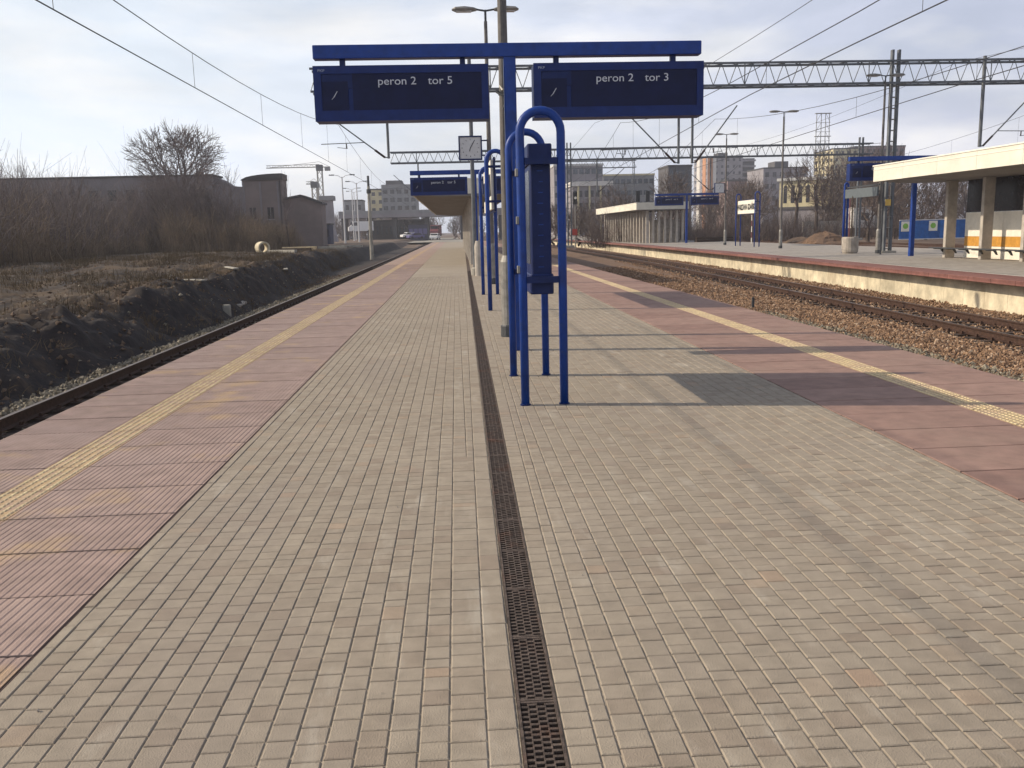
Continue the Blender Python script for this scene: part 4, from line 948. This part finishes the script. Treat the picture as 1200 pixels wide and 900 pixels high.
# stub and slabs by the left track
t_ = thing('marker_stone', (-7.62, 29.7, -.95), 'squat pale marker stone by the outer rail on the left bank', 'marker stone'); MB().cbox(-.12, .12, -.09, .09, 0, .42, .03).build('stone', M_conc, t_)
t_ = thing('concrete_slab', (-7.9, 32.2, -.72), 'tilted pale concrete slab lying behind the marker stone', 'slab', rz=.1); o = MB().cbox(-.25, .25, -.8, .8, 0, .09, .02).build('slab', M_planter, t_); o.rotation_euler = (0, .2, 0)
t_ = thing('plank', (-8.25, 25.2, -.50), 'thin pale stick lying askew on the dark bank', 'plank', rz=.5); o = MB().cbox(-.02, .02, -.45, .45, 0, .03, .004).build('stick', M_panel, t_); o.rotation_euler = (.1, .3, 0)
for i, (x, y, l) in enumerate([(-9.2, 37, 1.2), (-8.9, 47, 1.0), (-9.0, 31, .6)]):
    t_ = thing('plank', (x, y, ground_z(x, y)+.06), ['grey board lying along the dark bank beyond the slab', 'small grey board further along the dark bank', 'short weathered board on the dark bank'][i], 'plank', rz=[.4, .2, .9][i]); MB().cbox(-.10, .10, -l, l, 0, .05, .01).build('board', M_conc, t_)
# big pipe and boards on the earth
t_ = thing('concrete_pipe', (-15.6, 74, .75), 'short yellowish concrete pipe ring standing on the brown earth', 'pipe', rz=math.radians(35))
b = MB(); n = 20
ring = lambda r, y: [(r*math.cos(2*PI*i/n), y, r*math.sin(2*PI*i/n)) for i in range(n)]
vs_ = ring(.62, 0)+ring(.62, 1.0)+ring(.46, 1.0)+ring(.46, 0)
b.add([tuple(c*.8 for c in q) for q in vs_], [(k*n+i, k*n+(i+1) % n, ((k+1) % 4)*n+(i+1) % n, ((k+1) % 4)*n+i) for k in range(4) for i in range(n)]); b.build('ring', M_wallc, t_)
for i, (px, py, Y, l, a) in enumerate([(330, 283, 72, 1.6, .9), (350, 277, 85, 1.7, 1.3), (346, 280, 80, 1.5, 1.2), (389, 280, 92, 1.6, 1.2), (405, 279, 98, 1.8, 1.45)]):
    q = W(px, py, Y); t_ = thing('plank', (q.x, Y, ground_z(q.x, Y)+.05), ['long pale board leaning beside the concrete pipe ring', 'yellow timber on top of the small pile', 'lower timber of the small pile', 'pale kerb piece lying before the concrete tower', 'long pale kerb lying by the street lamps'][i], 'plank', rz=a)
    MB().cbox(-.14, .14, -l, l, 0, .22+.1*(i == 1), .02).build('board', [M_conc, M_yellow, M_sleeper, M_conc, M_conc][i], t_)

# ------------------------------------------------------------------ VEHICLES FAR AWAY
def vehicle(kind, label, x, y, z, L_, w, h, m, rz):
    t_ = thing(kind, (x, y, z), label, 'car' if kind == 'parked_car' else 'van', 'vehicles on the far road', rz)
    hl = L_/2; tall = kind != 'parked_car'
    prof = [(-hl, .35), (-hl, h*.55), (-hl*.9, h*.62), (-hl*.62, h*.64), (-hl*.38, h), (hl*.45, h), (hl*.78, h*.66), (hl, h*.58), (hl, .35)] if not tall else [(-hl, .4), (-hl, h*.5), (-hl*.8, h*.6), (-hl*.62, h), (hl, h), (hl, .4)]
    MB().prism(prof, -w/2, w/2).build('body', m, t_) .rotation_euler = (0, 0, 0)
    for s_ in (-1, 1):
        y0, y1 = sorted((s_*(w/2-.02), s_*(w/2+.02)))
        if not tall: MB().prism([(-hl*.55, h*.66), (-hl*.36, h*.94), (hl*.42, h*.94), (hl*.66, h*.68)], y0, y1).build('side_window', M_glassdk, t_)
        else: MB().prism([(-hl*.76, h*.62), (-hl*.62, h*.92), (-hl*.3, h*.92), (-hl*.3, h*.62)], y0, y1).build('side_window', M_glassdk, t_)
        for xx in (-hl*.62, hl*.62):
            yy = sorted((s_*(w/2-.16), s_*(w/2+.03))); MB().tube((xx, yy[0], .32), (xx, yy[1], .32), .32, .32, 14).build('wheel', M_rubber, t_)
    MB().box(-hl*.60 if not tall else -hl*.79, -hl*.44 if not tall else -hl*.66, -w/2+.12, w/2-.12, h*.68, h*.93).build('windscreen', M_glassdk, t_)
    return t_
for k, lb, px, py, Y, L_, w, h, m, rz in [
    ('parked_car', 'white car seen beside the violet one beyond the platform end', 479.5, 279, 228, 4.2, 1.75, 1.45, M_carwhite, .5),
    ('parked_car', 'violet-blue car near the end of the brick platform', 487, 280, 222, 4.2, 1.75, 1.45, M_carblue, .5),
    ('van', 'dull red and white van below the canopy edge', 511, 277, 236, 5.4, 2.1, 2.9, M_carred, 1.4),
    ('parked_car', 'white car in front of the dull red van', 510, 281, 205, 4.2, 1.75, 1.45, M_carwhite, 1.4),
    ('van', 'white and blue lorry beside the concrete line mast', 423, 272.5, 240, 6.5, 2.4, 2.9, M_carwhite, .2)]:
    q = W(px, py, Y); vehicle(k, lb, q.x, Y, q.z, L_, w, h, m, rz)
strip('road', lambda y: -30-.02*y, lambda y: 2, -.45, 196, 330, 12, M_conc, 0, 5)
block('violet-blue hoarding wall beneath the road bridge', -12.5, -7.5, 240, 1.0, 3.8, W_bluedk, name='hoarding_wall', front=(4, 1, .8, .4), gm=M_carblue, parapet=.1, cat='wall')

# ------------------------------------------------------------------ BEYOND THE SHELTERED PLATFORM
t_ = thing('hoarding', (38.1, 75, 0), 'blue site hoarding with green and white posters under the canopy end', 'hoarding')
for i in range(16): MB().box(i*.45+.01, i*.45+.44, 0, .04, .12, 1.66).build('panel', M_hoard, t_)
MB().box(0, 7.2, -.02, .06, 1.66, 1.74).build('rail', M_clock, t_); MB().box(0, 7.2, -.02, .06, .05, .12).build('rail', M_clock, t_)
for x in (.15, 2.6):
    p_ = MB().box(x, x+.75, -.04, -.005, .75, 1.6).build('poster', M_panel, t_)
    b = MB(); b.lathe([(.24, 0), (.24, .012)], 0, 0, 12); o = b.build('green_emblem', M_green, p_); o.location = (x+.36, -.042, 1.2); o.rotation_euler = (PI/2, 0, 0)
t_ = thing('boundary_wall', (48.2, 122, 0), 'low pale wall beneath the sunlit yellow building', 'wall'); 
for i in range(5): MB().box(i*1.15, i*1.15+1.12, 0, .25, -.7, 1.9).build('wall_panel', M_conc, t_)
def mound(label, px, py, Y, r, h, m):
    q = W(px, py, Y); n = 26; b = MB(); vs_ = []
    for k in range(8):
        rr = r*(1-k/7.); 
        for i in range(n):
            a = 2*PI*i/n; f = 1+.18*math.sin(a*3+k)+random.uniform(-.06, .06); vs_.append((rr*f*math.cos(a), rr*.8*f*math.sin(a), h*(1-(rr/r)**1.25)+random.uniform(-.04, .04)*h))
    b.add(vs_, [(k*n+i, k*n+(i+1) % n, (k+1)*n+(i+1) % n, (k+1)*n+i) for k in range(7) for i in range(n)])
    t_ = b.build('gravel_heap', m); t_.location = (q.x, Y, -.45); t_['label'] = label; t_['category'] = 'gravel heap'; t_['group'] = 'gravel heaps'
mound('large brown gravel heap beside the concrete planter', 966, 287, 82, 2.9, 1.35, M_bed); mound('lower brown gravel heap to the side of the large one', 938, 288, 88, 2.6, .8, M_field)
t_ = thing('site_cabin', (53.0, 112, .9), 'small white cabin seen through bare trunks by the lattice mast', 'cabin'); MB().cbox(-2.2, 2.2, 0, 2.4, 0, 2.6, .05).build('wall', W_white, t_); MB().box(-1.2, -.2, -.04, .02, 1.0, 1.9).build('window', M_glassdk, t_); MB().box(.6, 1.5, -.04, .02, .1, 2.1).build('door', M_steel, t_)
t_ = thing('striped_post', (W(881, 262, 78).x, 78, 0), 'thin red and white post beneath the station name board', 'post')
for k in range(7): MB().tube((0, 0, -.5+k*.5), (0, 0, k*.5-.003), .04, .04, 8).build('band', M_carred if k % 2 == 0 else M_panel, t_)
for i, (px, Y) in enumerate([(830, 90), (846, 92)]):
    q = W(px, 282, Y); t_ = thing('pallet_stack', (q.x, Y, -.45), ['dark stack of sleepers by the clock lamp post', 'second dark stack of sleepers by the clock lamp post'][i], 'sleeper stack', 'stacked old sleepers')
    for k in range(4): 
        for j in range(3): MB().cbox(-1.2, 1.2, j*.32, j*.32+.26, k*.24, k*.24+.2, .01).build('sleeper', M_sleeper, t_)

# ------------------------------------------------------------------ BARE TREES
def grow(n, h, wx, seed, base=.25, r0=.16, minr=.006, flat=.5, low=.35, k=3, bend=.13):
    """leafless tree: n twig tips fill a rounded crown, joined in growing clusters down to the trunk; returns (p0, p1, r0, r1, level)"""
    rnd = np.random.default_rng(seed); rc = h*(1-low)*.5; cz = h*low+rc
    v = rnd.normal(0, 1, (n, 3)); v /= np.linalg.norm(v, axis=1)[:, None]; rr = rnd.uniform(.18, 1, n)**.42
    lump = 1+.16*np.sin(3*np.arctan2(v[:, 1], v[:, 0])+seed)+.10*np.sin(5*v[:, 2]+seed*2)+rnd.normal(0, .05, n)
    T = v*(rr*lump)[:, None]*np.array([wx, wx, rc])+np.array([0, 0, cz]); T[:, 2] = np.minimum(T[:, 2], h*1.02)
    segs = []
    def rad(m_): return max(minr, r0*(m_/n)**.46)
    def go(P, idx, lev, d0):
        m_ = len(idx)
        if m_ <= 2 or lev > 9:
            for i in idx:
                e = T[i]; mid = (P+e)/2+rnd.normal(0, .06, 3)*np.linalg.norm(e-P)+np.array([0, 0, -.05])*np.linalg.norm(e-P)
                segs.append((P, mid, minr*1.3, minr, lev)); segs.append((mid, e, minr, minr*.6, lev))
            return
        c = T[rnd.choice(idx, min(k, m_), replace=False)]
        for _ in range(2):
            g_ = np.argmin(((T[idx][:, None]-c[None])**2).sum(-1), 1); c = np.array([T[idx][g_ == q].mean(0) if (g_ == q).any() else c[q] for q in range(len(c))])
        for q in range(len(c)):
            sub = idx[g_ == q]
            if not len(sub): continue
            f = rnd.uniform(.34, .50) if lev else rnd.uniform(.25, .42); Q = P+(c[q]-P)*f; L_ = np.linalg.norm(Q-P)
            mid = (P+Q)/2+rnd.normal(0, bend, 3)*L_*.6; ra, rb = rad(len(sub))*1.15, rad(len(sub))
            segs.append((P, mid, ra, (ra+rb)/2, lev+1)); segs.append((mid, Q, (ra+rb)/2, rb, lev+1)); go(Q, sub, lev+1, d0)
    b0 = np.array([0., 0, 0]); b1 = np.array([rnd.normal(0, .1), rnd.normal(0, .1), h*base*.55]); b2 = np.array([b1[0]+rnd.normal(0, .12), b1[1]+rnd.normal(0, .12), h*base])
    segs.append((b0, b1, r0*1.35, r0*1.1, 0)); segs.append((b1, b2, r0*1.1, r0, 0)); go(b2, np.arange(n), 0, None); return segs
def segmesh(segs, m, name, n=3):
    if isinstance(segs, tuple): P0, P1, R0, R1 = segs
    else: P0 = np.array([q[0] for q in segs]); P1 = np.array([q[1] for q in segs]); R0 = np.array([q[2] for q in segs]); R1 = np.array([q[3] for q in segs])
    D = P1-P0; D /= np.linalg.norm(D, axis=1)[:, None]+1e-9; H = np.where(np.abs(D[:, 2:3]) < .9, [[0, 0, 1.]], [[1., 0, 0]]); U = np.cross(D, H); U /= np.linalg.norm(U, axis=1)[:, None]; Wv = np.cross(D, U)
    ang = 2*PI*np.arange(n)/n; c = np.cos(ang)[None, :, None]; s_ = np.sin(ang)[None, :, None]
    A = P0[:, None]+(U[:, None]*c+Wv[:, None]*s_)*R0[:, None, None]; B = P1[:, None]+(U[:, None]*c+Wv[:, None]*s_)*R1[:, None, None]
    V = np.concatenate([A, B], 1).reshape(-1, 3); i = np.arange(n); f = np.stack([i, (i+1) % n, n+(i+1) % n, n+i], -1); F = (f[None]+2*n*np.arange(len(P0))[:, None, None]).reshape(-1, 4)
    return npmesh(name, V, F, m)
def tree(label, x, y, h, seed, n=700, wx=3, base=.22, low=.3, r0=.18, z=None, minr=.010, m=M_twig, group='bare trees', k=3):
    segs = grow(n, h, wx, seed, base, r0, minr, low=low, k=k)
    t_ = thing('bare_tree', (x, y, ground_z(x, y)-.1 if z is None else z), label, 'tree', group, rz=seed*.7)
    link('trunk', segmesh([q for q in segs if q[4] < 1], M_bark, 'trunk', 7), t_); link('crown', segmesh([q for q in segs if q[4] >= 1], m, 'crown', 3), t_); return t_
tree('large round-crowned bare tree rising above the warehouse roof', -28.9, 98, 13.7, 3, 4600, 4.7, .24, .34, .34, minr=.019, m=M_twiggrey)
tree('small wispy bare tree between the big tree and the curved roof block', -23.9, 98, 9.6, 5, 90, 1.6, .3, .35, .09, minr=.016, m=M_twiggrey)
tree('thin bare sapling beside the curved roof block', -17.6, 96, 8.4, 8, 50, .8, .3, .3, .07, minr=.014, m=M_twiggrey)
tree('small bare tree poking over the warehouse roof with a dark nest', -50.5, 110, 12.4, 9, 60, 1.0, .3, .35, .12, minr=.018, m=M_twiggrey)
tree('tangle-topped bare tree at the picture edge above the warehouse', -47.6, 95, 11.6, 12, 240, 2.2, .3, .45, .12, minr=.016, m=M_twiggrey)
tree('dark bare tree standing before the sunlit yellow building', 50.3, 130, 11.5, 15, 420, 2.6, .4, .45, .24, minr=.02)
tree('crooked bare tree between the yellow building and the lattice tower', 46.0, 112, 12.0, 21, 520, 3.0, .3, .35, .20, minr=.018)
tree('bare tree behind the concrete planter', 41.5, 88, 7.0, 27, 420, 2.6, .2, .3, .14, minr=.014)
tree('bare tree with dark trunk seen under the cream canopy end', 46.5, 96, 7.6, 31, 420, 2.8, .3, .35, .16, minr=.014)
tree('bare tree directly behind the yellow mast plate', 50.5, 104, 8.6, 33, 500, 3.2, .2, .3, .18, minr=.015)
tree('bushy bare tree right above the blue hoarding', 48.5, 90, 6.4, 36, 600, 3.0, .12, .15, .14, minr=.014)
tree('bare tree rising behind the white station name board', 38.5, 118, 8.6, 41, 600, 3.2, .2, .25, .2, minr=.018)

def thicket(name, spots, h0, h1, m, n_=9, spread=.5, seed=1, r=.012):
    """tangle of thin leafless stems over the spots, one mass"""
    rnd = np.random.default_rng(seed); P0 = []; P1 = []; R0 = []; R1 = []
    for (x, y, z, k) in spots:
        ns = n_
        a = rnd.uniform(0, 2*PI, ns); l = rnd.uniform(h0, h1, ns)*k; tl = np.abs(rnd.normal(0, spread, ns)); c = np.array([x, y, z])
        b0 = c+np.stack([rnd.normal(0, .25, ns), rnd.normal(0, .25, ns), np.zeros(ns)], -1)
        d = np.stack([np.cos(a)*np.sin(tl), np.sin(a)*np.sin(tl), np.cos(tl)], -1); m1 = b0+d*(l*.5)[:, None]; d2 = d+rnd.normal(0, .16, (ns, 3)); e = m1+d2*(l*.5)[:, None]
        P0 += [b0, m1]; P1 += [m1, e]; R0 += [np.full(ns, r*1.6), np.full(ns, r)]; R1 += [np.full(ns, r), np.full(ns, r*.45)]
        for q in range(3):
            f = rnd.uniform(.3, .95, ns)[:, None]; s0 = m1+(e-m1)*f if q else b0+(m1-b0)*f; s1 = s0+(d2+rnd.normal(0, .55, (ns, 3)))*(l*rnd.uniform(.15, .32, ns))[:, None]
            P0.append(s0); P1.append(s1); R0.append(np.full(ns, r*.6)); R1.append(np.full(ns, r*.3))
    P0 = np.concatenate(P0); P1 = np.concatenate(P1); R0 = np.concatenate(R0); R1 = np.concatenate(R1)
    o = link(name, segmesh((P0, P1, R0, R1), m, name, 3)); o['kind'] = 'stuff'; return o
def band(n, line_, depth, k0=.7, k1=1.2, seed=3, side=-1):
    rnd = np.random.default_rng(seed); L_ = np.array(line_, float); out = []
    seg = np.hypot(*(L_[1:]-L_[:-1]).T); cum = np.concatenate([[0], np.cumsum(seg)])
    for i in range(n):
        s_ = rnd.uniform(0, cum[-1]); x = np.interp(s_, cum, L_[:, 0]); y = np.interp(s_, cum, L_[:, 1]); f = rnd.uniform(0, 1)
        x += side*f*depth; out.append((x, y, ground_z(x, y)-.05, rnd.uniform(k0, k1)*(.65+.5*f)))
    return out
thicket('thicket', band(780, [(-21.5, 40), (-25.5, 52), (-29.5, 80), (-31, 99), (-29, 112)], 13, seed=3), 2.2, 5.4, M_twiggrey, 9, .36, 5, .020)
thicket('thicket', band(330, [(-29, 60), (-37, 105)], 18, .75, 1.3, seed=31), 4.5, 7.6, M_twiggrey, 8, .34, 15, .026)
spots = []
for i in range(3800):
    x = -9.2-RNG.uniform(0, 1)**1.3*20; y = RNG.uniform(13, 80); spots.append((x, y, ground_z(x, y)-.01, RNG.uniform(.5, 1.3)))
spots = [q for q in spots if fbm(np.array(q[0]*.35), np.array(q[1]*.16), 3, 44) > -.02]
thicket('dead_grass', spots, .10, .34, M_reeddk, 9, .6, 61, .006)
spots = []
for i in range(620):
    x = -7.25-RNG.uniform(0, 1)*2.3; y = 10+RNG.uniform(0, 1)**1.4*45; spots.append((x, y, ground_z(x, y)-.01, RNG.uniform(.5, 1.2)))
spots = [q for q in spots if fbm(np.array(q[0]*.9), np.array(q[1]*.45), 3, 14) > .0]
thicket('dead_grass', spots, .08, .30, M_reeddk, 9, .7, 62, .0045)
thicket('pale_stems', band(260, [(-23, 48), (-29.5, 82), (-30, 100)], 9, .6, 1.1, seed=16), 2.2, 5.6, M_reed, 5, .22, 66, .022)
thicket('dry_reeds', band(900, [(-23, 46), (-28, 75), (-30, 97), (-24, 108), (-18, 112)], 5, .5, 1.0, seed=6), 1.2, 2.6, M_reed, 8, .16, 6, .012)
thicket('thicket', band(260, [(-21, 92), (-29, 95)], 5, .8, 1.2, seed=77), 3.5, 7.0, M_twiggrey, 8, .3, 78, .016)
thicket('dry_reeds', band(500, [(-17, 85), (-19, 112)], 11, .6, 1.0, seed=9), 2.4, 4.6, M_reed, 8, .18, 7, .014)
wood = []
for seed, wx_, lo_ in ((51, .30, .2), (52, .36, .25), (53, .26, .15), (54, .33, .3)):
    wood.append([(q[0], q[1], q[2]*9, q[3]*9) for q in grow(330, 1.0, wx_, seed, .18, .018, .0022, low=lo_)])
def woods(name, spots, m, seed):
    rnd = random.Random(seed); P = []
    allv = []
    for x, y, z, h in spots:
        w = rnd.choice(wood); a = rnd.uniform(0, 2*PI); c, s_ = math.cos(a), math.sin(a)
        A = np.array([q[0] for q in w]); B = np.array([q[1] for q in w]); Ra = np.array([q[2] for q in w]); Rb = np.array([q[3] for q in w]); Rm = np.array([[c, -s_, 0], [s_, c, 0], [0, 0, 1]])*h
        o = np.array([x, y, z]); k = max(1., h/9); allv.append((A@Rm.T+o, B@Rm.T+o, Ra*k, Rb*k))
    A = np.concatenate([q[0] for q in allv]); B = np.concatenate([q[1] for q in allv]); Ra = np.concatenate([q[2] for q in allv]); Rb = np.concatenate([q[3] for q in allv])
    o = link(name, segmesh((A, B, Ra, Rb), m, name, 3)); o['kind'] = 'stuff'; return o
rw = random.Random(77); spots = []
for i in range(95):
    px = rw.uniform(640, 1130); Y = rw.uniform(125, 205); q = W(px, 262, Y)
    if 893 < px < 965 and Y < 172: continue
    spots.append((q.x, Y, -.7, rw.uniform(7.5, 12.0)*(1.0 if px > 780 else .8)))
for i in range(26): px = rw.uniform(980, 1060); Y = rw.uniform(150, 240); q = W(px, 262, Y); spots.append((q.x, Y, -.7, rw.uniform(12, 17)))
woods('woodland', spots, M_twig, 1)
spots = []
for i in range(110): px = rw.uniform(345, 640); Y = rw.uniform(262, 330); q = W(px, 268, Y); spots.append((q.x, Y, -.7, rw.uniform(6, 11)))
for i in range(20): x = rw.uniform(-75, -35); y = rw.uniform(96, 116); spots.append((x, y, 0, rw.uniform(6, 9.5)))
woods('woodland', spots, M_twiggrey, 2)
thicket('undergrowth', [(W(rw.uniform(690, 1180), 265, Y_).x, Y_, -.6, rw.uniform(.7, 1.2)) for Y_ in [rw.uniform(100, 150) for _ in range(900)]], 1.4, 3.4, M_twig, 9, .45, 17, .016)

# ------------------------------------------------------------------ HAZE
hz = bpy.data.materials.new('haze'); hz.use_nodes = True; t = hz.node_tree; t.nodes.clear()
o_ = N(t, 'ShaderNodeOutputMaterial'); v_ = N(t, 'ShaderNodeVolumePrincipled'); v_.inputs['Density'].default_value = .0005; v_.inputs['Color'].default_value = (.88, .90, 1.0, 1); v_.inputs['Anisotropy'].default_value = .35
t.links.new(v_.outputs['Volume'], o_.inputs['Volume'])
MB().box(-1450, 1450, -110, 1850, -2.4, 44).build('haze', hz, kind='stuff')

# small litter on the paving
p = np.stack([RNG.uniform(-1.6, 3.2, 46), RNG.uniform(2.6, 12, 46)**1.0, np.full(46, .004)], -1)
stones('litter', p, RNG.uniform(.002, .006, 46), M_planter)
